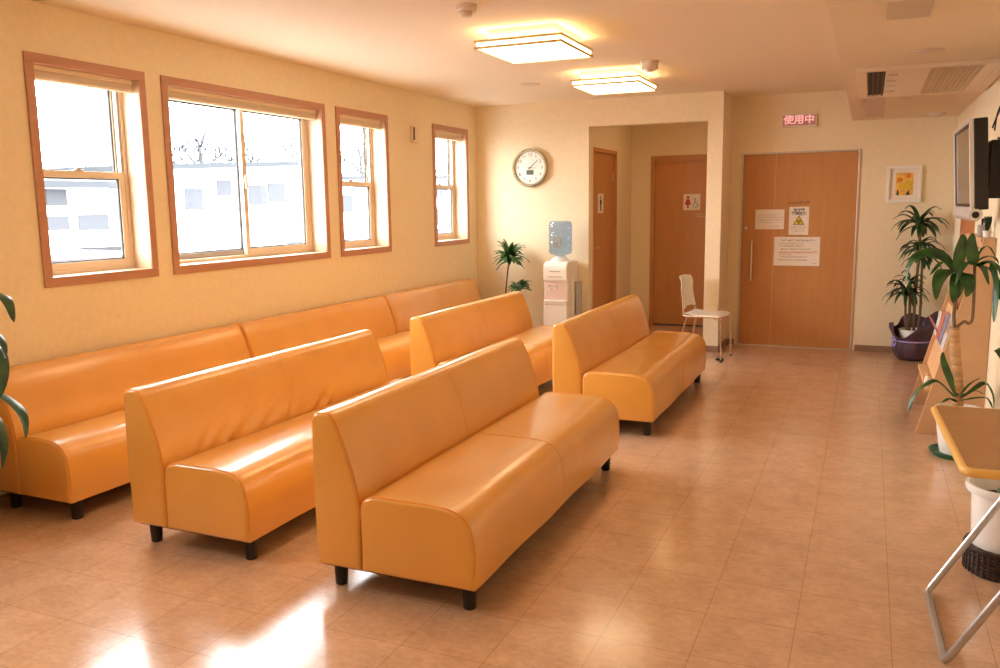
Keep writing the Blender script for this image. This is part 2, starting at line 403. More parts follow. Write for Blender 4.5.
# washroom doors in the alcove
d = thing('door_2', 'washroom door on the left side of the recess', 'door', (-2.62, 8.89, 0), kind='structure')
f = MB(); f.box(-.12, .012, -.440, -.402, 0, 2.03).box(-.12, .012, .402, .440, 0, 2.03).box(-.12, .012, -.402, .402, 1.99, 2.03); f.build('frame', 'doorframe', d, bevel=.003)
MB().box(-.06, -.022, -.402, .402, .01, 1.99).build('leaf', 'door', d)
hn = MB().box(-.022, -.017, -.380, -.350, .93, 1.06).tube([(-.02, -.365, 1.0), (.02, -.365, 1.0), (.022, -.355, 1.0), (.022, -.28, 1.0)], .008, 8); hn.build('handle', 'steel', d, smooth=40)
MB().box(-.022, -.014, .375, .395, 1.70, 1.80).build('hinge', 'steel', d)
d = thing('door_3', 'washroom door at the back of the recess', 'door', (-1.94, 10.0, 0), kind='structure')
f = MB(); f.box(-.445, -.400, -.012, .09, 0, 2.0).box(.400, .438, -.012, .09, 0, 2.0).box(-.400, .400, -.012, .09, 1.955, 2.0); f.build('frame', 'doorframe', d, bevel=.003)
MB().box(-.400, .400, .03, .065, .014, 1.925).build('leaf', 'door', d)
MB().box(-.400, .400, .0, .09, 1.925, 1.955).build('track_head', 'doorframe', d)
MB().box(-.400, .400, .02, .085, 0, .012).build('threshold', 'dark', d)
# reddish door strip in the right wall
d = thing('door_4', 'reddish wood door in the right wall beyond the television', 'door', (XR, 7.4, 0), kind='structure')
MB().box(-.012, 0, -.46, -.42, 0, 1.98).box(-.012, 0, .42, .46, 0, 1.98).box(-.012, 0, -.42, .42, 1.94, 1.98).build('frame', 'doorframe', d)
MB().box(-.007, 0, -.42, .42, 0.005, 1.94).build('leaf', mat('reddish_veneer', (.50, .17, .06), .4), d)

# ------------------------------------------------------------------ notices and signs
RX = (PI / 2, 0, 0)   # text facing -y
def notice(label, x, y, z, w, h, cat='notice', m='paper', face='y', name='paper_notice'):
    if face == 'y':
        t = thing(name, label, cat, (x, y, z)); MB().box(-w / 2, w / 2, -.0016, 0, -h / 2, h / 2).build('sheet', m, t)
    else:
        t = thing(name, label, cat, (x, y, z), PI / 2); MB().box(-w / 2, w / 2, -.0016, 0, -h / 2, h / 2).build('sheet', m, t)
    return t
def fine_lines(t, rows, material='greyp', seed=1, name='text_line'):
    r = random.Random(seed)
    for x0, x1, z, hh in rows:
        x = x0; mb = MB()
        while x < x1 - .004:
            wd = hh * r.uniform(.5, .95); k = r.choice((0, 1, 2))   # small unreadable characters
            if k == 0: mb.box(x, x + wd, -.0026, -.0016, z + hh * .3, z + hh * .48).box(x + wd * .4, x + wd * .58, -.0026, -.0016, z - hh * .45, z + hh * .3)
            elif k == 1: mb.box(x, x + wd, -.0026, -.0016, z - hh * .1, z + hh * .05).box(x, x + wd * .2, -.0026, -.0016, z - hh * .45, z - hh * .1).box(x + wd * .7, x + wd * .9, -.0026, -.0016, z + hh * .05, z + hh * .45)
            else: mb.box(x, x + wd * .2, -.0026, -.0016, z - hh * .45, z + hh * .45).box(x + wd * .2, x + wd, -.0026, -.0016, z - hh * .4, z - hh * .25).box(x + wd * .5, x + wd * .7, -.0026, -.0016, z - hh * .25, z + hh * .4)
            x += hh * 1.05
        mb.build(name, material, t)
yl = YD + .0275
t = notice('white landscape notice with grey lines, left of the yellow warning sheet', -.907, yl - .003, 1.279, .275, .195)
fine_lines(t, [(-.11, .11, .045, .014), (-.12, .12, .020, .014), (-.12, .12, -.005, .014), (-.12, .02, -.030, .014), (.0, .1, -.07, .012)], 'greyp', 3)
t = notice('small upright white sheet with a yellow triangle warning', -.632, yl - .0002, 1.263, .185, .275)
text('放射線', .036, 'dark', t, (0, -.0018, .103), RX, bold=.0008); text('管理区域', .036, 'dark', t, (0, -.0018, .068), RX, bold=.0008)
tri = MB().prism([(-.048, -.035), (.048, -.035), (0, .043)], -.0024, -.0016); tri.build('warning_triangle', 'yellow', t)
o_ = MB()
for (p, q) in (((-.052, -.038), (.052, -.038)), ((.052, -.038), (0, .048)), ((0, .048), (-.052, -.038))):
    o_.tube([(p[0], -.0020, p[1]), (q[0], -.0020, q[1])], .0026, 6)
o_.build('triangle_border', 'dark', t)
tf = MB().lathe([(.004, 0), (.004, .001)], (0, -.0034, -.008), 12, 'y')
for k in range(3):
    a = PI / 2 + k * 2 * PI / 3 + PI / 3; 
    tf.prism([(.007 * math.cos(a - .5), -.008 + .007 * math.sin(a - .5)), (.019 * math.cos(a - .5), -.008 + .019 * math.sin(a - .5)), (.021 * math.cos(a), -.008 + .021 * math.sin(a)), (.019 * math.cos(a + .5), -.008 + .019 * math.sin(a + .5)), (.007 * math.cos(a + .5), -.008 + .007 * math.sin(a + .5))], -.0034, -.0024)
tf.build('warning_symbol', 'dark', t)
fine_lines(t, [(-.07, .075, -.060, .013), (-.07, .07, -.080, .013), (-.05, .05, -.100, .013)], 'greyp', 5)
t = notice('largest white notice with black and red lines, lowest of the three', -.641, yl - .0002, .963, .43, .285)
fine_lines(t, [(-.15, .16, .108, .019), (-.165, .06, .077, .014), (-.165, .06, .053, .014), (-.15, .12, .022, .014), (-.15, .09, -.055, .014), (-.17, .10, -.085, .014), (.15, .19, -.118, .014)], 'dark', 6)
fine_lines(t, [(-.165, .195, -.008, .017), (-.165, .195, -.014, .012), (-.165, -.05, -.033, .017)], 'red', 8, 'red_text_line')
lt = thing('door_lettering', 'small brown characters above the yellow warning sheet', 'sign', (-.635, yl, 1.438))
text('レントゲン室', .034, 'dark', lt, (0, -.001, 0), RX, bold=.0003)
# lit sign box above the door
t = thing('illuminated_sign', 'pink lit sign box above the wide door', 'sign', (-.661, YD, 2.162))
MB().box(-.163, .163, -.045, 0, 0, .125).build('housing', 'unit', t, bevel=.006)
MB().box(-.150, .150, -.047, -.044, .014, .111).build('panel', 'signred', t)
text('使用中', .088, 'signtext', t, (0, -.0485, .064), RX, sx=1.08, bold=.002)
# toilet signs
t = notice('white pictogram sheet with red woman and green wheelchair on the back washroom door', -1.905, 10.028, 1.462, .195, .185, 'sign', name='pictogram_sign')
w_ = MB().lathe([(.017, 0), (.017, .0012)], (-.045, -.0028, .055), 16, 'y'); w_.prism([(-.062, .034), (-.028, .034), (-.008, -.03), (-.034, -.03), (-.034, -.07), (-.056, -.07), (-.056, -.03), (-.082, -.03)], -.0028, -.0016)
w_.build('woman_figure', 'red', t)
wc = MB().lathe([(.010, 0), (.010, .0012)], (.035, -.0028, .035), 12, 'y')
wc.tube([(.035, -.002, .022), (.037, -.002, -.012), (.062, -.002, -.012), (.070, -.002, -.045), (.084, -.002, -.045)], .0045, 6)
wc.tube([(.035, -.002, .008), (.058, -.002, .008)], .0035, 6)
arc = [(.042 + .027 * math.cos(a), -.002, -.033 + .027 * math.sin(a)) for a in [2.2 + k * .35 for k in range(12)]]; wc.tube(arc, .0035, 6)
wc.build('wheelchair_figure', 'green', t)
lt = thing('small_door_lettering', 'tiny white lettering under the woman and wheelchair sheet', 'sign', (-1.79, 10.029, 1.30)); fine_lines(lt, [(-.08, .03, .016, .013), (-.06, .10, -.006, .014)], 'white', 4, 'lettering')
t = notice('tall white pictogram sheet with a dark man on the left washroom door', -2.6412, 8.80, 1.46, .20, .205, 'sign', face='x', name='pictogram_sign')
m_ = MB().lathe([(.016, 0), (.016, .0012)], (0, -.0028, .062), 16, 'y'); m_.prism([(-.03, .04), (.03, .04), (.03, -.01), (.018, -.01), (.018, -.08), (-.018, -.08), (-.018, -.01), (-.03, -.01)], -.0028, -.0016)
m_.build('man_figure', 'dark', t)
# framed picture
t = thing('framed_picture', 'white framed picture of orange and yellow flowers on the wall', 'picture', (.286, YD, 1.428))
f = MB(); W, H = .146, .34
for b in ((-W, W, 0, .028), (-W, W, H - .028, H), (-W, -W + .026, .028, H - .028), (W - .026, W, .028, H - .028)): f.box(b[0], b[1], -.035, 0, b[2], b[3])
f.build('frame', 'white', t, bevel=.004)
MB().box(-W + .026, W - .026, -.012, -.004, .028, H - .028).build('mat_board', 'paper', t)
MB().box(-.072, .078, -.014, -.012, .07, .275).build('painted_sheet', mat('warm_yellow_painting', (.78, .45, .09), .7, var=.35, vscale=25), t)
fl_ = MB()
for (x, z, r) in ((-.034, .212, .023), (.036, .243, .021)):
    pts = [(x + r * (1 + .18 * math.cos(8 * a)) * math.cos(a), z + r * (1 + .18 * math.cos(8 * a)) * math.sin(a)) for a in [k * PI / 16 for k in range(32)]]
    fl_.prism(pts, -.0155, -.014)
fl_.build('blossoms', 'orange', t)
yb = MB()
for (x, z, r) in ((-.015, .145, .026), (.03, .15, .024), (.05, .19, .014)):
    pts = [(x + r * (1 + .12 * math.cos(6 * a)) * math.cos(a), z + r * (1.2 + .1 * math.cos(6 * a)) * math.sin(a)) for a in [k * PI / 14 for k in range(28)]]
    yb.prism(pts, -.0150, -.014)
yb.build('yellow_petals', 'yellow', t)
MB().prism([(-.062, .07), (-.04, .07), (-.045, .12), (-.055, .12)], -.0152, -.014).build('stem', 'dark', t); MB().prism([(.015, .07), (.05, .07), (.045, .115), (.03, .10)], -.0152, -.014).build('stem', 'dark', t)

# ------------------------------------------------------------------ wall clock
t = thing('wall_clock', 'round pale wall clock above the plant on the back wall', 'clock', (-3.246, YB, 1.832))
t.rotation_euler = (0, 0, 0)
MB().lathe([(.19, 0), (.197, -.02), (.197, -.035), (.186, -.046), (.170, -.044), (.165, -.030), (.165, -.0)], (0, 0, 0), 56, 'y', cap=False).build('rim', 'rim', t, smooth=35)
MB().lathe([(.168, 0), (.168, -.028)], (0, 0, 0), 48, 'y').build('face', 'face', t)
for k in range(1, 13):
    a = PI / 2 - k * PI / 6
    text(str(k), .046, 'dark', t, (.132 * math.cos(a), -.0285, .132 * math.sin(a)), RX, name='numeral')
tk = MB()
for k in range(60):
    a = k * PI / 30; r0, r1 = (.155, .162)
    w = .0016
    ca, sa = math.cos(a), math.sin(a)
    tk.prism([(r0 * ca - w * sa, r0 * sa + w * ca), (r1 * ca - w * sa, r1 * sa + w * ca), (r1 * ca + w * sa, r1 * sa - w * ca), (r0 * ca + w * sa, r0 * sa - w * ca)], -.029, -.028)
tk.build('minute_track', 'dark', t)
MB().box(-.040, .040, -.030, -.027, -.070, -.022).build('display', mat('lcd_grey', (.12, .13, .10), .3), t, bevel=.004)
def hand(name, ang, l, w, m, tail=.02):
    a = PI / 2 - math.radians(ang); d_ = (math.cos(a), math.sin(a)); n_ = (-d_[1] * w, d_[0] * w)
    MB().prism([(-d_[0] * tail + n_[0], -d_[1] * tail + n_[1]), (d_[0] * l + n_[0] * .5, d_[1] * l + n_[1] * .5), (d_[0] * l - n_[0] * .5, d_[1] * l - n_[1] * .5), (-d_[0] * tail - n_[0], -d_[1] * tail - n_[1])], -.0345, -.0325).build(name, m, t)
hand('minute_hand', 49, .120, .0045, 'dark'); hand('hour_hand', 93, .075, .004, 'greyp'); hand('second_hand', 285, .10, .0012, 'greyp')
MB().lathe([(.007, -.030), (.007, -.037)], (0, 0, 0), 16, 'y').build('hub', 'dark', t)
tag(t, 'round pale wall clock on the back wall above the water cooler plant')
# small box on the left wall
t = thing('wall_sensor_box', 'small cream box on the wall between the last two windows', 'sensor', (XW, 6.95, 2.03))
MB().box(0, .035, -.055, .055, 0, .15).build('case', 'unit', t, bevel=.006)
MB().box(.033, .040, -.05, -.030, .02, .135).build('slot', 'dark', t)
# ------------------------------------------------------------------ ceiling things
def lamp(label, y, first=None):
    if first: return dup(first, (-1.93, y, ZC), label=label)
    t = thing('ceiling_light', label, 'ceiling light', (-1.93, y, ZC), group='square ceiling lights')
    MB().box(-.215, .215, -.243, .243, -.024, 0).build('mounting_plate', 'unit', t, bevel=.004)
    MB().box(-.212, .212, -.240, .240, -.066, -.026).build('upper_box', 'lampside', t, bevel=.004)
    MB().box(-.265, .265, -.293, .293, -.112, -.068).build('diffuser', 'diffuser', t, bevel=.004)
    for z in (-.117, -.080):
        f = MB(); a, b, w = .276, .304, .0105
        f.box(-a, a, -b, -b + w, z, z + .015).box(-a, a, b - w, b, z, z + .015).box(-a, -a + w, -b + w, b - w, z, z + .015).box(a - w, a, -b + w, b - w, z, z + .015)
        f.build('rail', 'lampwood', t, bevel=.002)
    return t
l1 = lamp('large square ceiling light nearest the viewer, wooden rails and glowing diffuser', 5.03)
lamp('square glowing ceiling light further back beside the smoke detector', 6.82, l1)
for y in (2.90, 1.1, -.7): lamp('added square ceiling light out of view over the near end of the room', y, l1)  # unseen lights, added to brighten the near end
def detector(label, x, y, z, r=.06, h=.055, first=None):
    if first: return dup(first, (x, y, z), label=label)
    t = thing('smoke_detector', label, 'smoke detector', (x, y, z))
    MB().lathe([(r, 0), (r, -h * .45), (r * .85, -h * .6)], (0, 0, 0), 28).build('base', 'detector', t, smooth=40)
    MB().lathe([(r * .55, -h * .55), (r * .5, -h * .9), (r * .35, -h)], (0, 0, 0), 24).build('sensor_head', 'detector', t, smooth=40)
    return t
t = thing('smoke_detector', 'round drum detector on the ceiling right of the further light', 'smoke detector', (-1.534, 6.35, ZC))
MB().lathe([(.067, 0), (.067, -.012), (.060, -.015), (.060, -.055), (.05, -.062)], (0, 0, 0), 28).build('base', 'detector', t, smooth=40)
MB().lathe([(.028, -.060), (.022, -.075)], (0, 0, 0), 20).build('sensor_head', 'detector', t, smooth=40)
detector('ceiling sensor with dark nozzle at the top edge of the ceiling', -1.98, 4.16, ZC, .055, .06)
tag(MB().lathe([(.085, 0), (.085, -.004), (.07, -.007)], (0, 0, 0), 32).build('ceiling_speaker', 'detector', loc=(-2.75, 7.04, ZC), smooth=40), 'flush round disc on the ceiling left of the further light', 'speaker')
tag(MB().lathe([(.07, 0), (.07, -.006), (.058, -.010)], (0, 0, 0), 32).build('ceiling_speaker', 'detector', loc=(.244, 4.95, ZS), smooth=40), 'flush round disc on the lowered ceiling in front of the air conditioner', 'speaker')
detector('round white detector on the lowered ceiling near the back wall', .50, 8.40, ZS, .065, .04)
tag(MB().lathe([(.045, 0), (.045, -.006), (.035, -.010)], (0, 0, 0), 32).build('ceiling_speaker', 'detector', loc=(.22, 7.15, ZS), smooth=40), 'small flush disc on the lowered ceiling behind the air conditioner', 'speaker')
t = thing('recess_fill_lamp', 'added warm fill light hidden in the ceiling of the washroom recess', 'ceiling light', (-1.95, 9.1, ZC))  # unseen lamp added to brighten the washroom recess
MB().lathe([(.085, 0), (.085, -.010), (.070, -.012)], (0, 0, 0), 28, cap=False).build('trim_ring', 'white', t, smooth=40)
MB().lathe([(.068, 0), (.068, -.006)], (0, 0, 0), 28).build('lamp', mat('fill_lamp_glow', (.9, .8, .6), .5, emit=(1, .62, .28), estr=60), t)
# cassette air conditioner
t = thing('air_conditioner', 'ceiling air conditioner with dark louvre, grille and open flap above the television', 'air conditioner', (.265, 6.10, ZS))
f = MB(); f.box(-.375, -.315, -.68, .68, -.022, 0).box(.355, .41, -.68, .68, -.022, 0).box(-.315, .355, -.68, -.640, -.022, 0).box(-.315, .355, .640, .68, -.022, 0)
f.box(-.215, .02, -.64, .64, -.020, 0).box(.29, .355, -.64, .64, -.020, 0)
f.build('casing', 'unit', t, bevel=.004)
MB().box(-.315, -.215, -.64, .64, -.006, 0).build('vent_recess', 'vent', t)
v = MB()
for k in range(4): v.box(-.313 + k * .028, -.308 + k * .028, -.62, .62, -.020, -.006)
v.build('louvre', mat('louvre_brown', (.16, .10, .07), .5), t)
g = MB()
for k in range(24): g.box(.02, .29, -.638 + k * .0545, -.622 + k * .0545, -.018, -.010)
for k in range(11): g.box(.022 + k * .026, .032 + k * .026, -.64, .64, -.016, -.008)
g.build('intake_grille', 'grille', t)
MB().box(.02, .29, -.64, .64, -.006, 0).build('filter', mat('filter_brown', (.38, .27, .17), .8), t)
fm = Matrix.Translation((-.27, .70, -.018)) @ Matrix.Rotation(-.10, 4, 'X')
MB().box(-.06, .075, 0, .72, -.004, .001, fm).build('flap', 'flap', t)
for k in range(4): MB().box(-.205, -.150, -.5 + k * .27, -.485 + k * .27, -.030, -.020).build('clip', 'flap', t)
t = thing('air_conditioner', 'partly seen air conditioner flap at the top edge of the lowered ceiling', 'air conditioner', (.11, 3.1, ZS - .0004))
MB().box(-.30, .44, -.6, .5, -.022, 0).build('casing', 'unit', t, bevel=.004)
MB().box(-.08, .08, .5, .92, -.030, -.024, Matrix.Translation((0, 0, .02))).build('flap', 'flap', t, bevel=.01)

# ------------------------------------------------------------------ sofas
def resample(poly, step):
    out = []
    for i in range(len(poly)):
        a = Vector(poly[i]); b = Vector(poly[(i + 1) % len(poly)]); n = max(1, int((b - a).length / step + .5))
        for k in range(n): out.append(a + (b - a) * k / n)
    return out
def loft(poly, L, disp, step=.03, rnd_r=.016, ystep=.03, y_off=0):
    P = resample(poly, step); n = len(P)
    nm = []
    for i in range(n):
        t_ = (P[(i + 1) % n] - P[i - 1]).normalized(); nm.append(Vector((t_.y, -t_.x)))
    area = sum(P[i].x * P[(i + 1) % n].y - P[(i + 1) % n].x * P[i].y for i in range(n))
    if area < 0: nm = [-q for q in nm]
    ys = []
    for k in range(5): a = k / 4 * PI / 2; ys.append((rnd_r * (1 - math.sin(a)), rnd_r * (1 - math.cos(a))))
    ys = [(rnd_r - rnd_r * math.sin(a), rnd_r - rnd_r * math.cos(a)) for a in [0, .4, .8, 1.2, PI / 2]]   # (inset falls, y...)
    rings = [(ins if True else 0, None) for ins, _ in ys]
    Y = []
    for a in (0, .4, .8, 1.2, PI / 2): Y.append((rnd_r * (1 - math.cos(a)), rnd_r * (1 - math.sin(a))))
    m = int((L - 2 * rnd_r) / ystep)
    seq = [(y, ins) for y, ins in Y] + [(rnd_r + (L - 2 * rnd_r) * k / m, 0) for k in range(1, m)] + [(L - y, ins) for y, ins in reversed(Y)]
    vs = []; fs = []
    for y, ins in seq:
        for p, q in zip(P, nm):
            dx, dz = disp(p.x, y, p.y)
            e = min(1, min(y, L - y) / .06)
            vs.append((p.x - q.x * ins + dx * e, y + y_off, p.y - q.y * ins + dz * e))
    for k in range(len(seq) - 1):
        for i in range(n):
            j = (i + 1) % n; fs.append((k * n + i, k * n + j, (k + 1) * n + j, (k + 1) * n + i))
    fs.append(tuple(range(n))); fs.append(tuple((len(seq) - 1) * n + i for i in range(n - 1, -1, -1)))
    return vs, fs, P
BACK = [(0, .10), (-.006, .35), (0, .665), (.004, .682), (.014, .692), (.03, .696), (.05, .698), (.068, .696), (.084, .687), (.098, .667), (.112, .640), (.128, .605), (.143, .565), (.158, .522), (.172, .475), (.183, .425), (.190, .378), (.194, .33), (.193, .27), (.192, .10)]
def seat_prof(D): return [(.196, .10), (.196, .30), (.198, .345), (.207, .372), (.225, .388), (.26, .397), (D - .16, .398), (D - .10, .392), (D - .06, .380), (D - .03, .358), (D - .010, .325), (D - .001, .28), (D + .003, .22), (D, .15), (D - .004, .10)]
def sofa(label, group, x, y, D, L, seed, creases, kind='free', sag=.006):
    r = random.Random(seed)
    t = thing('sofa', label, 'sofa', (x, y, 0), group=group)
    cr = [(r.uniform(.1, L - .2), r.uniform(.15, .5), r.uniform(.5, 1) * creases) for _ in range(9)]
    if creases > .006: cr += [(.30, .75, creases * 1.5), (.52, .6, creases * 1.3), (.95, .7, creases * 1.5), (1.15, .45, creases)]
    def bd(px, py, pz):
        if px < .10 or pz < .28: return (0, 0)
        w = min(1, (pz - .28) / .05) * min(1, max(0, (.66 - pz) / .25))
        s = 0
        for c0, sl, am in cr:
            ln = c0 + (pz - .32) * sl * 2.2 + .25 * (pz - .32) ** 2 * 4
            s += am * math.exp(-((py - ln) / .022) ** 2) - am * .7 * math.exp(-((py - ln - .045) / .03) ** 2)
        return (s * w + .003 * math.sin(py * 7 + seed) * w, 0)
    def sd(px, py, pz):
        if pz < .36: return (.003 * math.sin(py * 9 + seed) if px > D - .03 else 0, 0)
        c = math.sin(PI * min(1, max(0, (px - .2) / (D - .24))))
        return (0, -sag * c * (.6 + .4 * math.sin(py * 5 + seed)) )
    vs, fs, P = loft(BACK, L, bd, ystep=.014 if creases > .006 else .03); b = MB().add(vs, fs).build('backrest', 'leather', t, smooth=50)
    vs, fs, P2 = loft(seat_prof(D), L, sd); s = MB().add(vs, fs).build('seat', 'leather', t, smooth=50)
    for par, poly in ((b, BACK), (s, seat_prof(D))):
        for yy in (.010, L - .010):
            q = [(px, yy, pz) for px, pz in poly if pz > .11]
            c = Vector((sum(p[0] for p in q) / len(q), yy, sum(p[2] for p in q) / len(q)))
            q2 = [Vector(p) + (c - Vector(p)).normalized() * .0035 for p in q]
            MB().tube(q2, .0042, 6).build('piping', 'piping', par, smooth=60)
    # centre seams
    for par, poly, f_ in ((b, BACK, bd), (s, seat_prof(D), sd)):
        q = [(px, L / 2, pz) for px, pz in poly if (px > .05 if par is b else px > .215) and pz > .12]
        q = [(p[0] + f_(p[0], L / 2, p[2])[0], L / 2, p[2] + f_(p[0], L / 2, p[2])[1]) for p in q]
        MB().tube(q, .0010, 5, smooth=3).build('seam', 'piping', par, smooth=60)
    MB().box(.02, D - .02, .02, L - .02, .094, .102).build('underside', 'leg', t)
    for lx in (.055, D - .055):
        for ly in (.075, L - .075):
            MB().lathe([(.021, 0), (.024, .004), (.026, .05), (.027, .097)], (lx, ly, 0), 18).build('leg', 'leg', t, smooth=40)
    return t
G1 = 'free-standing orange sofas'; G2 = 'orange sofas along the window wall'
sofa('front orange leather sofa, nearest the middle of the tiled floor', G1, -1.872, 2.52, .662, 1.89, 1, .0025)
sofa('orange leather sofa second from the left at the front, with creased backrest', G1, -2.880, 2.575, .632, 1.86, 2, .0075)
sofa('orange leather sofa furthest right, in the back row beside the chair', G1, -1.828, 5.04, .660, 1.86, 3, .003)
sofa('orange leather sofa in the middle of the back row, in front of the water cooler', G1, -2.878, 5.04, .660, 1.86, 4, .002)
sofa('orange sofa against the window wall, nearest of the three, under the first window', G2, XW + .01, 2.64, .530, 1.73, 5, .002)
sofa('orange sofa against the window wall, middle of the three, under the wide window', G2, XW + .01, 4.385, .530, 1.82, 6, .002)
sofa('orange sofa against the window wall, furthest of the three, in the back corner', G2, XW + .01, 6.22, .530, 1.79, 7, .002)

# ------------------------------------------------------------------ water cooler
t = thing('water_cooler', 'white water dispenser standing against the back wall', 'water cooler', (-2.85, 7.93, 0))
w = .125
MB().prism([(0, .02), (.355, .02), (.355, .885), (.06, .885), (.025, .872), (.006, .845), (0, .81), (0, .70), (.028, .685), (.028, .50), (0, .485)], -w, w, 'x').build('body', 'white', t, bevel=.012, seg=3)
MB().box(-w + .014, w - .014, .022, .031, .505, .680).build('tap_recess', mat('pale_pink_panel', (.78, .62, .54), .4), t)
MB().box(-w + .012, w - .012, -.012, .03, .483, .500).build('drip_tray', 'white', t, bevel=.003)
for x_, m_ in ((-.055, 'red'), (.01, 'ribbon')):
    tp = MB().tube([(x_, .024, .635), (x_, .0, .635), (x_, -.004, .61)], .010, 10).build('tap', 'white', t, smooth=40)
    MB().box(x_ - .012, x_ + .012, -.010, .004, .640, .652).build('tap_lever', m_, tp, bevel=.002)
MB().box(-.075, .075, -.003, .001, .735, .742).box(-.055, .055, -.003, .001, .79, .797).build('trim_line', 'greyp', t)
MB().box(-w + .02, w - .02, -.0025, .001, .455, .460).build('door_seam', 'greyp', t)
MB().box(-w - .0, w + .0, .02, .34, 0, .02).build('plinth', 'greyp', t)
MB().lathe([(.095, .885), (.090, .905), (.055, .93), (.045, .935)], (0, .17, 0), 28).build('bottle_collar', 'white', t, smooth=40)
bt = thing('water_bottle', 'big pale blue water bottle upturned on the dispenser', 'water bottle', (-2.85, 8.10, .936))
pr = [(.035, 0), (.06, .008), (.108, .028), (.118, .05), (.118, .075), (.112, .082), (.118, .09), (.118, .15), (.112, .158), (.118, .166), (.118, .235), (.112, .243), (.118, .251), (.118, .315), (.108, .345), (.085, .353)]
MB().lathe(pr, (0, 0, 0), 36).build('shell', 'bottle', bt, smooth=40)
MB().box(-.035, .055, -.1205, -.117, .095, .20).build('bottle_label', mat('bottle_label_grey', (.30, .32, .30), .6, var=.4, vscale=60), bt)
ch = MB().box(.126, .150, .16, .22, .31, .70).build('cup_holder', 'white', t, bevel=.003)
MB().lathe([(.030, 0), (.032, .02), (.034, .30), (.036, .34)], (.186, .19, .34), 18).build('cup_tube', 'greyp', ch, smooth=40)
# low bin
t = thing('waste_bin', 'low grey green bin on the floor between dispenser and recess', 'bin', (-2.60, 7.76, 0))
MB().lathe([(.085, 0), (.10, .27), (.106, .275), (.106, .285), (.097, .285), (.083, .01)], (0, 0, 0), 28, cap=False).build('body', mat('bin_grey', (.36, .36, .28), .5), t, smooth=40)
MB().lathe([(.09, .24), (.02, .25)], (0, 0, 0), 20).build('liner', 'white', t)

# ------------------------------------------------------------------ white chair
t = thing('stacking_chair', 'white plastic stacking chair with chrome legs facing right near the wide door', 'chair', (-1.36, 7.99, 0), -.10); t.scale = (.86, .90, .96)
def bend(f, name, m, parent, nx=10, ny=10, th=.008):
    vs = []; fs = []
    for sgn in (0, 1):
        for i in range(nx + 1):
            for j in range(ny + 1): vs.append(f(i / nx, j / ny, sgn * th))
    n1 = (nx + 1) * (ny + 1); W = ny + 1
    for i in range(nx):
        for j in range(ny):
            a = i * W + j; fs += [(a, a + 1, a + W + 1, a + W), (n1 + a, n1 + a + W, n1 + a + W + 1, n1 + a + 1)]
    for i in range(nx):
        for j in (0, ny): a = i * W + j; fs.append((a, a + W, n1 + a + W, n1 + a))
    for j in range(ny):
        for i in (0, nx): a = i * W + j; fs.append((a, a + 1, n1 + a + 1, n1 + a))
    return MB().add(vs, fs).build(name, m, parent, smooth=50)
bend(lambda u, v, h: (-.19 + .40 * u, -.20 + .40 * v, .445 - h - .012 * math.sin(PI * u) + .006 * (2 * v - 1) ** 2 + (.006 if u < .9 else -.02 * (u - .9) * 10)), 'seat', 'white', t)
bend(lambda u, v, h: (-.215 - .035 * u - .03 * (2 * v - 1) ** 2 * -1 - .018 * math.sin(PI * u) + h - .03 * max(0, u - .85) / .15, -.195 + .39 * v, .51 + .30 * u - .012 * (2 * v - 1) ** 2), 'backrest', 'white', t)
for s in (-1, 1):
    y_ = s * .205
    MB().tube([(-.225, y_ * .95, .70), (-.205, y_ * .97, .55), (-.19, y_, .46), (-.17, y_, .428), (.16, y_, .428), (.205, y_, .41), (.212, y_, .36), (.225, y_, .008)], .0095, 10, smooth=4).build('side_frame', 'chrome', t, smooth=50)
    MB().tube([(-.15, y_, .425), (-.19, y_, .30), (-.245, y_, .008)], .0095, 10, smooth=4).build('leg', 'chrome', t, smooth=50)
    for x_ in (.225, -.245): MB().lathe([(.013, 0), (.014, .014), (.011, .022)], (x_, y_, 0), 12).build('foot_cap', 'black', t)
for x_ in (-.15, .15): MB().tube([(x_, -.205, .415), (x_, .205, .415)], .008, 8).build('cross_bar', 'chrome', t, smooth=50)
tag(MB().box(-.035, .035, -.02, .02, 0, .018).build('door_stop', 'black', loc=(-1.21, 7.88, 0), bevel=.004), 'small black block on the floor beside the chair foot', 'door stop')

# ------------------------------------------------------------------ television
t = thing('television', 'flat black and silver television tilted down on the right wall', 'television', (.475, 5.33, 1.392))
TM = Matrix.Rotation(math.radians(-4), 4, 'Y')
W = .44; H = .455
def tvb(mb, *a): return mb.box(*a, TM)
MB().box(.012, .075, -W, W, 0, H, TM).build('housing', 'black', t, bevel=.006)
f = MB()
for b in ((-W, W, 0, .018), (-W, W, H - .018, H), (-W, -W + .018, .018, H - .018), (W - .018, W, .018, H - .018)): f.box(-.008, .0125, *b, TM)
f.build('bezel', 'silver', t, bevel=.004)
f = MB()
for b in ((-W + .018, W - .018, .018, .034), (-W + .018, W - .018, H - .034, H - .018), (-W + .018, -W + .034, .034, H - .034), (W - .034, W - .018, .034, H - .034)): f.box(-.002, .0125, *b, TM)
f.build('inner_border', 'black', t)
MB().box(.001, .0125, -W + .034, W - .034, .034, H - .034, TM).build('screen', 'screen', t)
sp = MB().lathe([(.030, -W), (.032, -W + .006), (.032, W - .006), (.030, W)], (.018, 0, -.022), 24, 'y').build('speaker_bar', 'silver', t, smooth=40)
MB().lathe([(.017, -W - .003), (.017, -W + .002)], (.018, 0, -.022), 20, 'y').build('speaker_end', 'black', sp, smooth=40)
br = MB().box(.075, .095, -.15, .15, .08, .38, TM).box(.09, .21, -.22, .10, .06, .36).box(.205, .225, -.20, .20, .02, .42)  # enlarged black block also stands for the shadow behind the set
br.build('bracket_and_shade', 'black', t, bevel=.003)
cb = MB().tube([(.09, -.30, .40), (.10, -.31, .50), (.14, -.33, .58), (.20, -.36, .62), (.222, -.38, .61)], .004, 6, smooth=6)
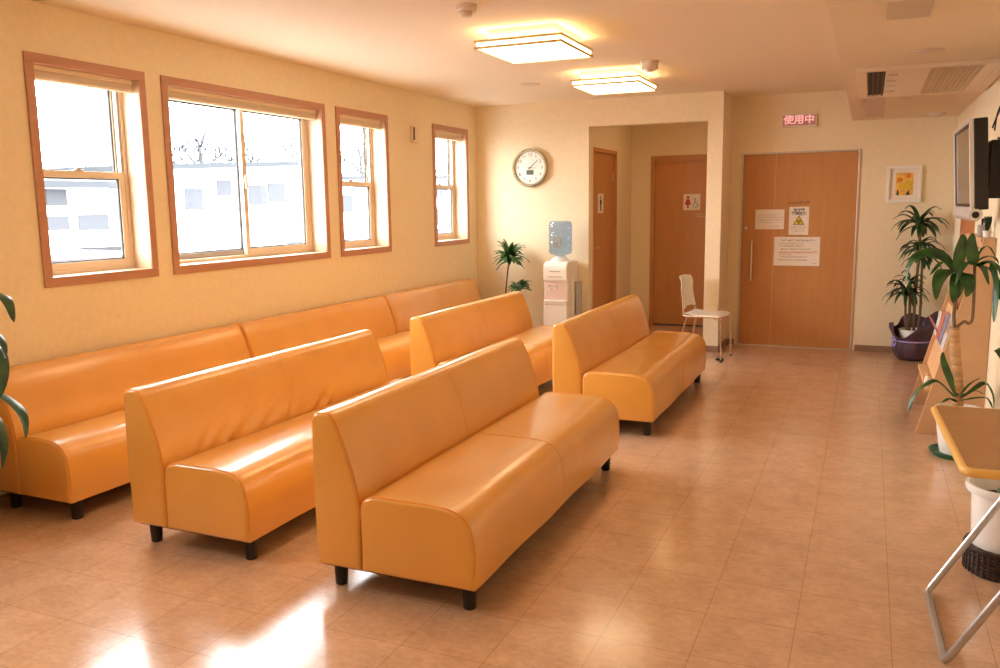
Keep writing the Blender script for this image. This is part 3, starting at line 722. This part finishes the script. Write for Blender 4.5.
cb.tube([(.09, -.20, .42), (.12, -.24, .52), (.17, -.30, .60), (.222, -.37, .60)], .004, 6, smooth=6)
cb.tube([(.10, -.36, .36), (.15, -.42, .30), (.17, -.38, .20), (.13, -.34, .12)], .005, 6, smooth=6)
cb.tube([(.12, -.33, .30), (.18, -.40, .22), (.19, -.36, .10), (.14, -.30, .04)], .005, 6, smooth=6)
cb.build('cable', 'black', t, smooth=60)
MB().box(.205, .225, -.41, -.34, .58, .65).build('socket', 'white', t, bevel=.004)

# ------------------------------------------------------------------ magazine rack
t = thing('magazine_rack', 'beige slanted magazine rack with tall triangular side panels against the right wall', 'rack', (.33, 5.75, 0))
side = [(0, 0), (.368, 0), (.368, 1.22), (.305, 1.22), (.19, .76)]
for y_ in (0, .88): 
    MB().prism(side, y_, y_ + .02, 'y').build('side_panel', 'rackwood', t, bevel=.002)
MB().prism([(.10, .30), (.115, .30), (.225, .74), (.21, .74)], .02, .88).build('front_board', 'racklight', t)
MB().prism([(.045, .27), (.14, .27), (.14, .29), (.045, .29)], .02, .88).build('lower_ledge', 'racklight', t)
MB().prism([(.145, .50), (.235, .50), (.235, .515), (.145, .515)], .02, .88).build('middle_ledge', 'racklight', t)
MB().box(.29, .36, .02, .88, 1.19, 1.22).build('top_board', 'rackwood', t)
MB().box(.345, .36, .02, .88, .02, 1.19).build('back_board', 'rackwood', t)
mg = [('white and red magazine lying open at the front of the rack', .08, 'magwhite', .24), ('bluish magazine standing behind the plant trunk on the rack', .30, 'magblue', .20), ('red covered magazine standing on the rack', .50, 'magred', .19), ('pale magazine at the far end of the rack', .70, 'magwhite', .16)]
for i, (lb, y_, m_, hh) in enumerate(mg):
    g = thing('magazine', lb, 'magazine', (.33 + .135, 5.75 + y_, .520), 0, 'magazines on the slanted rack')
    sl = Matrix.Rotation(math.radians(14 - i), 4, 'Y')
    MB().box(-.004, .006, 0, .17, .0, hh, sl).build('pages', 'paper', g)
    MB().box(-.006, -.004, -.002, .172, .0, hh + .002, sl).build('cover', m_, g)
    if i == 0:
        bend(lambda u, v, h: (-.035 - .05 * u + h, .0 + .15 * v, .10 + .09 * u + .02 * math.sin(3 * v)), 'open_page', 'magred', g, th=.002)
t = thing('small_bottle', 'small cream bottle standing on the lower ledge of the rack', 'bottle', (.388, 5.84, .29))
MB().lathe([(.018, 0), (.019, .005), (.019, .05), (.010, .065)], (0, 0, 0), 20).build('body', 'paper', t, smooth=40)
MB().lathe([(.011, .065), (.011, .082)], (0, 0, 0), 16).build('cap', 'racklight', t, smooth=40)
t = thing('small_potted_plant', 'small dark green plant in a white pot on top of the rack', 'plant', (.66, 5.87, 1.22))
MB().lathe([(.020, 0), (.026, .04)], (0, 0, 0), 20).build('pot', 'white', t, smooth=40)
lf = MB()
for k in range(12):
    a = k * 2.4; lf.leaf([(0, 0, .035), (.012 * math.cos(a), .02 * math.sin(a), .08), (.018 * math.cos(a), .045 * math.sin(a), .125)], .014)
lf.build('foliage', 'leafd', t)
t = thing('pen_stand', 'grey holder beside the small plant on top of the rack', 'holder', (.655, 6.08, 1.22))
MB().lathe([(.026, 0), (.027, .07), (.023, .07), (.022, .01)], (0, 0, 0), 20, cap=False).build('cup', 'greyp', t, smooth=40)
pn = MB()
for k in range(5): pn.tube([(0, .004 * k - .008, .01), (.004 * k - .008, .012 * k - .02, .11)], .003, 6)
pn.build('pens', 'dark', t)

# ------------------------------------------------------------------ folding table
t = thing('folding_table', 'tan folding table with yellow edge and bent steel legs at the right border', 'table', (.275, 3.09, 0), math.radians(2.2))
def rrect(x0, x1, y0, y1, r, n=5):
    out = []
    for cx, cy, a0 in ((x1 - r, y1 - r, 0), (x0 + r, y1 - r, PI / 2), (x0 + r, y0 + r, PI), (x1 - r, y0 + r, 1.5 * PI)):
        for k in range(n + 1): a = a0 + k / n * PI / 2; out.append((cx + r * math.cos(a), cy + r * math.sin(a)))
    return out
MB().prism(rrect(.004, .376, -.411, .401, .026), .657, .682, 'z').build('top_board', 'tabletop', t)
q = rrect(0, .38, -.415, .405, .03, 6); q = [(a, b, .6695) for a, b in q]; 
MB().tube(q + [q[0], q[1]], .0135, 10).build('edge_band', 'tableedge', t, smooth=60)
def ufoot(x0, x1, ya, yb, name):
    MB().tube([(x1, ya, .645), (x0 + (x1 - x0) * .04, ya, .035), (x0, ya + .012, .012), (x0, ya + .045, .011), (x0, yb - .045, .011), (x0, yb - .012, .012), (x0 + (x1 - x0) * .04, yb, .035), (x1, yb, .645)], .0125, 12).build(name, 'tube', t, smooth=50)
ufoot(0.0, .36, -.28, .24, 'leg_frame')
ufoot(.372, .366, -.30, .26, 'leg_frame')
MB().box(.02, .36, -.27, -.245, .643, .657).box(.02, .36, .205, .23, .643, .657).build('rail', 'tube', t)

# ------------------------------------------------------------------ plants
CROWN_LOW = [
    ([(0.464,5.300,1.050),(0.466,5.283,1.146),(0.475,5.267,1.218),(0.476,5.250,1.262)], 0.075),
    ([(0.453,5.300,1.061),(0.373,5.275,1.140),(0.296,5.250,1.151),(0.233,5.225,1.107),(0.208,5.200,0.986)], 0.065),
    ([(0.444,5.300,1.061),(0.401,5.260,1.063),(0.368,5.220,0.999),(0.361,5.180,0.904)], 0.085),
    ([(0.459,5.300,1.050),(0.454,5.250,0.982),(0.446,5.200,0.888)], 0.055),
    ([(0.463,5.300,1.056),(0.505,5.267,1.043),(0.525,5.233,0.986),(0.507,5.200,0.923)], 0.085),
    ([(0.444,5.300,1.061),(0.396,5.375,1.117),(0.350,5.450,1.117)], 0.030),
    ([(0.463,5.300,1.062),(0.500,5.333,1.149),(0.550,5.367,1.186),(0.603,5.400,1.168)], 0.020),
    ([(0.458,5.300,1.061),(0.431,5.367,1.112),(0.386,5.433,1.096),(0.343,5.500,1.015)], 0.040),
    ([(0.459,5.300,1.050),(0.496,5.350,1.002),(0.494,5.400,0.930),(0.482,5.450,0.879)], 0.040),
]
CROWN_HIGH = [
    ([(0.544,5.300,1.096),(0.530,5.287,1.146),(0.519,5.273,1.212),(0.524,5.260,1.267)], 0.075),
    ([(0.548,5.300,1.107),(0.598,5.333,1.139),(0.650,5.367,1.132),(0.700,5.400,1.092)], 0.022),
    ([(0.553,5.300,1.096),(0.626,5.267,1.105),(0.658,5.233,0.989),(0.648,5.200,0.791)], 0.065),
    ([(0.549,5.300,1.096),(0.613,5.250,1.122),(0.671,5.200,1.073),(0.704,5.150,0.971)], 0.050),
    ([(0.548,5.300,1.107),(0.580,5.333,1.182),(0.622,5.367,1.187),(0.659,5.400,1.124)], 0.015),
    ([(0.544,5.300,1.096),(0.501,5.267,1.109),(0.472,5.233,1.067),(0.450,5.200,0.987)], 0.040),
    ([(0.549,5.300,1.091),(0.601,5.360,1.060),(0.637,5.420,0.972)], 0.030),
    ([(0.549,5.300,1.096),(0.621,5.293,1.076),(0.672,5.287,1.012),(0.707,5.280,0.904)], 0.050),
]
CROWN_BASE = [
    ([(0.504,5.270,0.344),(0.401,5.245,0.445),(0.335,5.220,0.428),(0.277,5.195,0.359),(0.256,5.170,0.265)], 0.050),
    ([(0.503,5.270,0.355),(0.453,5.287,0.469),(0.424,5.303,0.551),(0.423,5.320,0.594)], 0.040),
    ([(0.519,5.270,0.345),(0.572,5.245,0.412),(0.629,5.220,0.460),(0.683,5.195,0.391),(0.724,5.170,0.294)], 0.055),
    ([(0.520,5.270,0.334),(0.590,5.253,0.360),(0.651,5.237,0.363),(0.701,5.220,0.314)], 0.030),
    ([(0.518,5.270,0.368),(0.565,5.295,0.430),(0.615,5.320,0.457)], 0.020),
    ([(0.506,5.270,0.321),(0.465,5.220,0.352),(0.418,5.170,0.330)], 0.020),
    ([(0.518,5.270,0.357),(0.595,5.320,0.387),(0.652,5.370,0.352)], 0.020),
]
LEFT_LEAVES = [
    ([(-3.384,2.300,1.090),(-3.180,2.267,1.132),(-3.064,2.233,1.108),(-2.997,2.200,1.028)], 0.060),
    ([(-3.405,2.300,0.964),(-3.222,2.267,0.977),(-3.117,2.233,0.939),(-3.063,2.200,0.884)], 0.040),
    ([(-3.411,2.300,0.922),(-3.219,2.267,0.916),(-3.140,2.233,0.825),(-3.127,2.200,0.719)], 0.080),
    ([(-3.460,2.300,0.619),(-3.255,2.262,0.720),(-3.088,2.225,0.708),(-2.976,2.188,0.662),(-2.927,2.150,0.589)], 0.055),
    ([(-3.467,2.300,0.574),(-3.276,2.267,0.621),(-3.177,2.233,0.533),(-3.153,2.200,0.428)], 0.060),
    ([(-3.384,2.300,1.090),(-3.527,2.325,1.210),(-3.752,2.350,1.073)], 0.060),
    ([(-3.384,2.300,1.090),(-3.431,2.350,1.251),(-3.421,2.400,1.374)], 0.060),
    ([(-3.411,2.300,0.922),(-3.533,2.250,0.881),(-3.613,2.200,0.714)], 0.060),
    ([(-3.405,2.300,0.964),(-3.283,2.225,0.858),(-3.228,2.150,0.714)], 0.070),
]

def clampx(pts): return [(min(p[0], XR - .025), p[1], p[2]) for p in pts]
def off(pts, o): return [(p[0] - o[0], p[1] - o[1], p[2] - o[2]) for p in pts]
# big dracaena by the rack
O = (.525, 5.32, 0)
t = thing('potted_dracaena', 'tall broad-leaved plant with thick ringed trunk in white pot on green saucer', 'potted plant', O)
MB().lathe([(.125, 0), (.135, .012), (.145, .03), (.138, .03), (.128, .016)], (0, 0, 0), 36).build('saucer', 'saucer', t, smooth=40)
MB().lathe([(.088, .018), (.098, .06), (.122, .25), (.130, .255), (.130, .275), (.118, .275), (.112, .24)], (0, 0, 0), 36, cap=False).lathe([(.088, .018), (.088, .02)], (0, 0, 0), 36).build('pot', 'whitep', t, smooth=40)
MB().lathe([(.112, .235), (.112, .240)], (0, 0, 0), 30).build('soil', 'soil', t)
tr = []
MB().tube([(-.010, -.02, .24), (-.022, -.02, .45), (-.045, -.02, .62), (-.052, -.02, .74)], [.030, .026], 16, smooth=8).build('trunk', 'trunk', t, smooth=60)
bn = MB().tube([(-.052, -.02, .72), (-.062, -.02, .80), (-.060, -.02, .92), (-.064, -.02, 1.06)], .009, 8, smooth=5)
bn.tube([(-.045, -.02, .74), (-.01, -.02, .775), (.015, -.02, .765), (.03, -.02, .80), (.028, -.02, .95), (.022, -.02, 1.10)], .008, 8, smooth=5)
bn.build('branches', 'cane', t, smooth=60)
for nm, L_ in (('upper_left_crown', CROWN_LOW), ('upper_right_crown', CROWN_HIGH), ('base_leaves', CROWN_BASE)):
    lf = MB()
    for i, (pts, w_) in enumerate(L_):
        if w_ > .07: w_ *= .85
        if abs(pts[0][0] - pts[-1][0]) < .09: sd_ = Vector((1, .15, 0))
        elif w_ > .05: sd_ = Vector(((pts[-1][2] - pts[0][2]), .10, -(pts[-1][0] - pts[0][0]))).normalized() + Vector((.45, .5, .35))
        else: sd_ = None
        lf.leaf(off(clampx(pts), O), w_, 12, side=sd_)
    lf.build(nm, 'leaf', t, smooth=60)
# plant behind the table
O = (.548, 3.66, 0)
t = thing('potted_plant', 'white rimmed pot in a dark wicker basket on the floor behind the table', 'potted plant', O)
MB().lathe([(.106, .012), (.115, .10), (.126, .315), (.144, .322), (.149, .335), (.146, .352), (.134, .352), (.124, .32), (.121, .29)], (0, 0, 0), 40, cap=False).lathe([(.106, .012), (.106, .014)], (0, 0, 0), 36).build('pot', 'whitep', t, smooth=40)
MB().lathe([(.119, .285), (.119, .290)], (0, 0, 0), 30).build('soil', 'soil', t)
MB().tube([(-.01, -.03, .28), (-.005, -.02, .5), (.03, .0, .8)], [.018, .014], 10, smooth=4).build('trunk', 'trunk', t, smooth=60)
lf = MB()
for k in range(14):
    a = 2.4 * k; q_ = .16 if math.cos(a) > 0 else .2
    ex = min(.13, q_ * math.cos(a)); lf.leaf([(.03, 0, .80), (.03 + ex * .5, .12 * math.sin(a), .88), (max(-.02, .03 + ex), .22 * math.sin(a), .80)], .04, 9)
lf.leaf([(-.01, -.04, .33), (-.03, -.08, .36), (-.055, -.10, .33)], .05); lf.leaf([(0, -.04, .33), (-.0, -.11, .35), (.01, -.15, .34)], .05)
lf.build('foliage', 'leaf', t, smooth=60)
bs = thing('wicker_basket', 'dark brown woven basket holding the white rimmed pot', 'basket', O)
wv = MB()
for k in range(7): wv.lathe([(.131 + .003 * (k % 2), .004 + k * .014), (.138, .011 + k * .014), (.131 + .003 * (k % 2), .018 + k * .014)], (0, 0, 0), 48, cap=False)
wv.lathe([(.128, 0), (.128, .106), (.131, .106)], (0, 0, 0), 40, cap=False).lathe([(.129, 0), (.129, .006)], (0, 0, 0), 40)
wv.build('weave', 'wicker', bs, smooth=50)
st = MB()
for k in range(40):
    a = k * PI / 20; st.tube([(.137 * math.cos(a), .137 * math.sin(a), .004), (.137 * math.cos(a), .137 * math.sin(a), .10)], .0035, 5)
st.build('stakes', 'wicker', bs)
rr_ = [(.134 * math.cos(k * PI / 20), .134 * math.sin(k * PI / 20), .106 + .002 * (k % 2)) for k in range(42)]; MB().tube(rr_, .008, 8).build('rim', 'wicker', bs, smooth=60)
# generic dracaena head
def head(mb, c, r, n, w, droop, seed, zmax=1.2, xlim=None):
    q = random.Random(seed)
    for k in range(n):
        a = k * 2.399 + q.uniform(-.3, .3); e = q.uniform(-.25, zmax); L = r * q.uniform(.75, 1.1)
        d = Vector((math.cos(a) * math.cos(e), math.sin(a) * math.cos(e), math.sin(e)))
        p = Vector(c) + Vector((0, 0, q.uniform(-.03, .02))); P = [p.copy()]
        for s in range(4):
            p = p + d * L / 4; d = (d + Vector((0, 0, -droop * (s + 1) * .22))).normalized(); P.append(p.copy())
        if xlim: P = [Vector((max(xlim[0], min(xlim[1], v.x)), min(v.y, xlim[2]), v.z)) for v in P]
        mb.leaf(P, w * q.uniform(.8, 1.1), 8)
# purple wrapped plant in the back corner
O = (.42, 8.52, 0)
t = thing('wrapped_dracaena', 'narrow-leaved plant in pot wrapped with purple paper and ribbon in the back corner', 'potted plant', O)
MB().lathe([(.09, .01), (.12, .28), (.108, .28), (.10, .25)], (0, 0, 0), 30, cap=False).build('pot', 'whitep', t, smooth=40)
MB().lathe([(.10, .24), (.10, .245)], (0, 0, 0), 24).build('soil', 'soil', t)
vs = []; fs = []; nn = 56
lev = [(.11, .004), (.135, .03), (.155, .09), (.152, .15), (.145, .185), (.165, .25), (.185, .31), (.185, .36)]
for k, (r_, z_) in enumerate(lev):
    for i in range(nn):
        a = 2 * PI * i / nn; tt = max(0, (k - 4) / 3)
        ruf = 1 + (.05 + .05 * tt) * math.sin(7 * a) + .03 * math.sin(13 * a + 1)
        dzz = tt * (.055 * math.cos(a - .35) + .035 * math.sin(4 * a + 1) - .09 * max(0, math.cos(a + 1.75)) ** 3 )
        r2 = r_ * ruf; x_ = r2 * math.cos(a); y_ = r2 * math.sin(a)
        vs.append((min(x_, .26), min(y_, .29), z_ + dzz))
for k in range(len(lev) - 1):
    for i in range(nn):
        j = (i + 1) % nn; fs.append((k * nn + i, k * nn + j, (k + 1) * nn + j, (k + 1) * nn + i))
wr = MB().add(vs, fs).build('paper_wrap', 'purple', t, smooth=80)
sm = wr.modifiers.new('thick', 'SOLIDIFY'); sm.thickness = .003
rb = [(.153 * math.cos(k * PI / 20), .153 * math.sin(k * PI / 20), .178) for k in range(42)]
rib = MB().tube(rb, .0065, 6)
for s in (-1, 1): rib.leaf([(-.135, -.085, .178), (-.16, -.10, .178 + .045 * s), (-.165, -.11 - .02 * s, .178 + .01 * s), (-.137, -.088, .176)], .03)
rib.leaf([(-.135, -.088, .178), (-.15, -.10, .14), (-.145, -.105, .10)], .02)
rib.build('ribbon', 'ribbon', t, smooth=60)
st = MB().tube([(-.03, 0, .24), (-.035, 0, .45), (-.045, 0, .70)], .012, 8, smooth=4).tube([(.01, .01, .24), (.0, 0, .6), (.015, 0, 1.0), (.0, 0, 1.27)], .013, 8, smooth=4).tube([(.04, -.01, .24), (.05, -.01, .50), (.04, 0, .93)], .011, 8, smooth=4)
st.tube([(-.05, -.03, .24), (-.07, -.03, .40), (-.075, -.03, .62)], .010, 8, smooth=4)
st.build('stems', 'cane', t, smooth=60)
lf = MB(); xl = (-.4, .25, .28)
head(lf, (0, 0, 1.26), .27, 32, .046, 1.2, 11, 1.0, xl); head(lf, (-.075, -.03, .64), .24, 30, .040, 1.5, 12, 1.1, xl); head(lf, (.04, 0, .95), .22, 20, .042, 1.5, 13, .8, xl)
head(lf, (.01, 0, 1.06), .24, 18, .042, 1.4, 27, .8, xl)
head(lf, (-.045, 0, .74), .18, 14, .03, 1.4, 19, 1.0, xl)
lf.build('foliage', 'leafd', t, smooth=60)
# plant in the corner behind the wall sofa
O = (-3.46, 8.12, 0)
t = thing('slim_potted_plant', 'thin plant with two leafy heads in the back corner left of the water cooler', 'potted plant', O)
MB().lathe([(.075, 0), (.10, .20), (.105, .21), (.095, .21)], (0, 0, 0), 28, cap=False).lathe([(.075, 0), (.075, .004)], (0, 0, 0), 28).build('pot', 'whitep', t, smooth=40)
MB().lathe([(.092, .18), (.092, .185)], (0, 0, 0), 24).build('soil', 'soil', t)
MB().tube([(0, 0, .18), (-.01, 0, .50), (.045, -.02, .90)], .008, 8, smooth=5).build('stem', 'cane', t, smooth=60)
MB().tube([(.02, 0, .18), (.14, 0, .40), (.165, -.02, .60)], .007, 8, smooth=5).build('stem', 'cane', t, smooth=60)
lf = MB(); xl = (-.35, .5, .17)
head(lf, (.05, -.02, .92), .22, 44, .058, .9, 21, 1.4, xl); head(lf, (.17, -.03, .62), .16, 26, .050, .7, 22, .8, xl)
lf.build('foliage', 'leaf', t, smooth=60)
# plant at the left border
O = (-3.63, 2.30, 0)
t = thing('leafy_potted_plant', 'dark leafy plant in a tall pale pot at the left border beside the wall sofa', 'potted plant', O)
MB().lathe([(.13, 0), (.15, .10), (.205, .50), (.212, .505), (.212, .53), (.195, .53), (.19, .49)], (0, 0, 0), 36, cap=False).lathe([(.13, 0), (.13, .004)], (0, 0, 0), 30).build('pot', 'whitep', t, smooth=40)
MB().lathe([(.19, .48), (.19, .485)], (0, 0, 0), 30).build('soil', 'soil', t)
MB().tube([(0, 0, .48), (.10, 0, .62), (.17, 0, .92), (.20, 0, 1.09)], [.016, .010], 10, smooth=5).build('trunk', 'cane', t, smooth=60)
lf = MB()
for pts, w_ in LEFT_LEAVES: lf.leaf(off(pts, (O[0] + .0, O[1], O[2])), w_ * .8, 12)
lf.build('foliage', 'leafd', t, smooth=60)
# ------------------------------------------------------------------ outside
GZ = -.45
struct(MB().box(-60, XW - WT - .02, -30, 70, GZ - .1, GZ).build('floor_outside', 'out_ground'))
def house(label, x, y0, y1, zl, zr, wins, D=7):
    cy = (y0 + y1) / 2
    t = thing('house', label, 'house', (x, cy, GZ))
    h0, h1 = zl - GZ, zr - GZ
    MB().prism([(y0 - cy, 0), (y1 - cy, 0), (y1 - cy, h1), (y0 - cy, h0)], -D, 0, 'x').build('wall', 'out_wall', t)
    MB().prism([(y0 - cy - .4, h0 - .03), (y1 - cy + .4, h1 - .03), (y1 - cy + .4, h1 + .10), (y0 - cy - .4, h0 + .10)], -D - .3, .45, 'x').build('roof', 'out_roof', t)
    for (wy, wz, w, h) in wins:
        wn = MB().box(0, .03, wy - cy - w / 2, wy - cy + w / 2, wz - GZ - h / 2, wz - GZ + h / 2).build('window', 'out_win', t)
        MB().box(.03, .05, wy - cy - w / 2, wy - cy + w / 2, wz - GZ - h / 2 - .05, wz - GZ - h / 2).build('sill', 'out_wall', wn)
    return t
house('white house with sloping roof edge seen through the wide window', -16, 15.2, 22.6, 2.40, 2.85, [(17.05, 1.72, .62, .55), (18.2, 2.02, .55, .42), (19.55, 1.84, .75, .55), (20.4, 1.92, .75, .55)])
house('low pale building seen through the first window', -16, 6.5, 14.4, 1.95, 2.0, [(13.0, 1.75, .5, .35), (13.9, 1.2, .8, .35), (12.9, 1.2, .7, .3)])
house('pale building seen through the two narrow windows', -17, 23.8, 37, 2.4, 2.8, [(25.4, 1.6, 1.0, .6), (28, 1.2, 1.2, .7), (31.8, 1.0, 1.5, .7), (33, 2.1, 1.2, .5)], 5)
def car(label, paint, x, y, rz=0):
    t = thing('car', label, 'car', (x, y, GZ), rz)
    body = [(-2.1, .35), (2.05, .35), (2.15, .55), (2.1, .82), (1.3, .95), (.65, 1.38), (-1.2, 1.42), (-1.95, 1.0), (-2.15, .9)]
    MB().prism(body, -.82, .82, 'x').build('body', paint, t, bevel=.08, seg=3)
    gl = MB().prism([(1.12, .99), (.60, 1.32), (-1.1, 1.35), (-1.7, 1.0)], -.835, .835, 'x'); gl.build('glass', 'car_glass', t)
    for sy in (-1.3, 1.3):
        for sx in (-.75, .75):
            MB().lathe([(.30, -.1), (.31, -.08), (.31, .08), (.30, .1)], (sx, sy, .31), 24, 'x').build('wheel', 'rubber', t, smooth=40)
    return t
car('red car parked outside, low in the wide window', 'car_red', -9.3, 7.6)
car('blue car parked outside, low in the right pane of the wide window', 'car_blue', -9.6, 12.6)
car('white car parked outside, low in the first window', 'car_white', -11.9, 10.2)
car('white car parked far outside, seen through the narrow window', 'car_white', -11, 20.5)
def tree(label, x, y, h, r, seed):
    q = random.Random(seed); t = thing('tree', label, 'tree', (x, y, GZ))
    tb = MB().tube([(0, 0, 0), (.1, .1, h * .5), (0, 0, h * .85)], [.16, .05], 8, smooth=3)
    for k in range(7):
        a = k * 2.4; tb.tube([(0, 0, h * (.4 + .06 * k)), (r * .5 * math.cos(a), r * .5 * math.sin(a), h * (.55 + .06 * k)), (r * .9 * math.cos(a), r * .9 * math.sin(a), h * (.62 + .055 * k))], [.06, .015], 6, smooth=3)
    tb.build('trunk', 'out_trunk', t, smooth=60)
    lf = MB()
    for k in range(420):
        a = q.uniform(0, 2 * PI); e = q.uniform(-1, 1); rr = r * q.uniform(.3, 1) ** .5
        c = Vector((rr * math.cos(a) * math.sqrt(1 - e * e), rr * math.sin(a) * math.sqrt(1 - e * e), h * .72 + e * rr * .75))
        d = Vector((q.uniform(-1, 1), q.uniform(-1, 1), q.uniform(-1, .4))).normalized() * .22
        lf.leaf([c, c + d * .5 + Vector((0, 0, .03)), c + d], .10, 4)
    lf.build('foliage', 'out_leaf', t)
tree('tree beyond the white house, upper left of the wide window', -24, 26.0, 5.4, 1.4, 31)
tree('tree beyond the white house, in the middle of the wide window', -25, 29.5, 5.3, 1.3, 32)
tree('tall tree in the upper right of the wide window', -24, 33.0, 6.0, 1.7, 33)
tree('tree seen at the top of the third window', -26, 40.5, 6.0, 1.5, 34)
fb = thing('guard_fence', 'low white pipe fence outside the first windows', 'fence', (-7.6, 8, GZ))
f = MB()
for z_ in (.62, .98): f.tube([(0, -3.5, z_), (0, 6.5, z_)], .022, 8)
f.build('rail', 'out_win', fb)
for k in range(7): MB().tube([(0, -3.4 + k * 1.6, 0), (0, -3.4 + k * 1.6, 1.0)], .025, 8).build('post', 'out_win', fb)

# ------------------------------------------------------------------ light
w = bpy.data.worlds.new('overcast sky'); SC.world = w; w.use_nodes = True
bg = w.node_tree.nodes['Background']; bg.inputs['Color'].default_value = (.93, .97, 1.0, 1); bg.inputs['Strength'].default_value = SKY
for n, (a, b, k) in enumerate(WINS):
    l = bpy.data.lights.new('window_portal', 'AREA'); l.shape = 'RECTANGLE'; l.size = Z1 - Z0 - .12; l.size_y = b - a - .12
    l.cycles.is_portal = True
    o = bpy.data.objects.new('window_portal', l); COL.objects.link(o); o.location = (XW - WT - .01, (a + b) / 2, (Z0 + Z1) / 2)
    o.rotation_euler = (0, -PI / 2, 0)

# ------------------------------------------------------------------ camera
cd = bpy.data.cameras.new('camera'); cam = bpy.data.objects.new('camera', cd); COL.objects.link(cam); SC.camera = cam
cd.sensor_width = 36; cd.lens = 842.53 * 36 / 1000; cd.clip_start = .05; cd.clip_end = 300
yw, pt, rl = .4110, .1507, -.0130
fw = Vector((-math.sin(yw) * math.cos(pt), math.cos(yw) * math.cos(pt), -math.sin(pt)))
rt = Vector((math.cos(yw), math.sin(yw), 0)); up = rt.cross(fw)
r2 = rt * math.cos(rl) + up * math.sin(rl); u2 = -rt * math.sin(rl) + up * math.cos(rl)
R = Matrix((r2, u2, -fw)).transposed().to_4x4()
cam.matrix_world = Matrix.Translation((0, 0, 1.445)) @ R
vs = SC.view_settings; vs.view_transform = 'Standard'; vs.look = 'None'; vs.gamma = 1; vs.use_curve_mapping = False; vs.exposure = EXPO
SC.cycles.max_bounces = 10; SC.cycles.diffuse_bounces = 6; SC.cycles.transparent_max_bounces = 16
SC.cycles.sample_clamp_indirect = 8
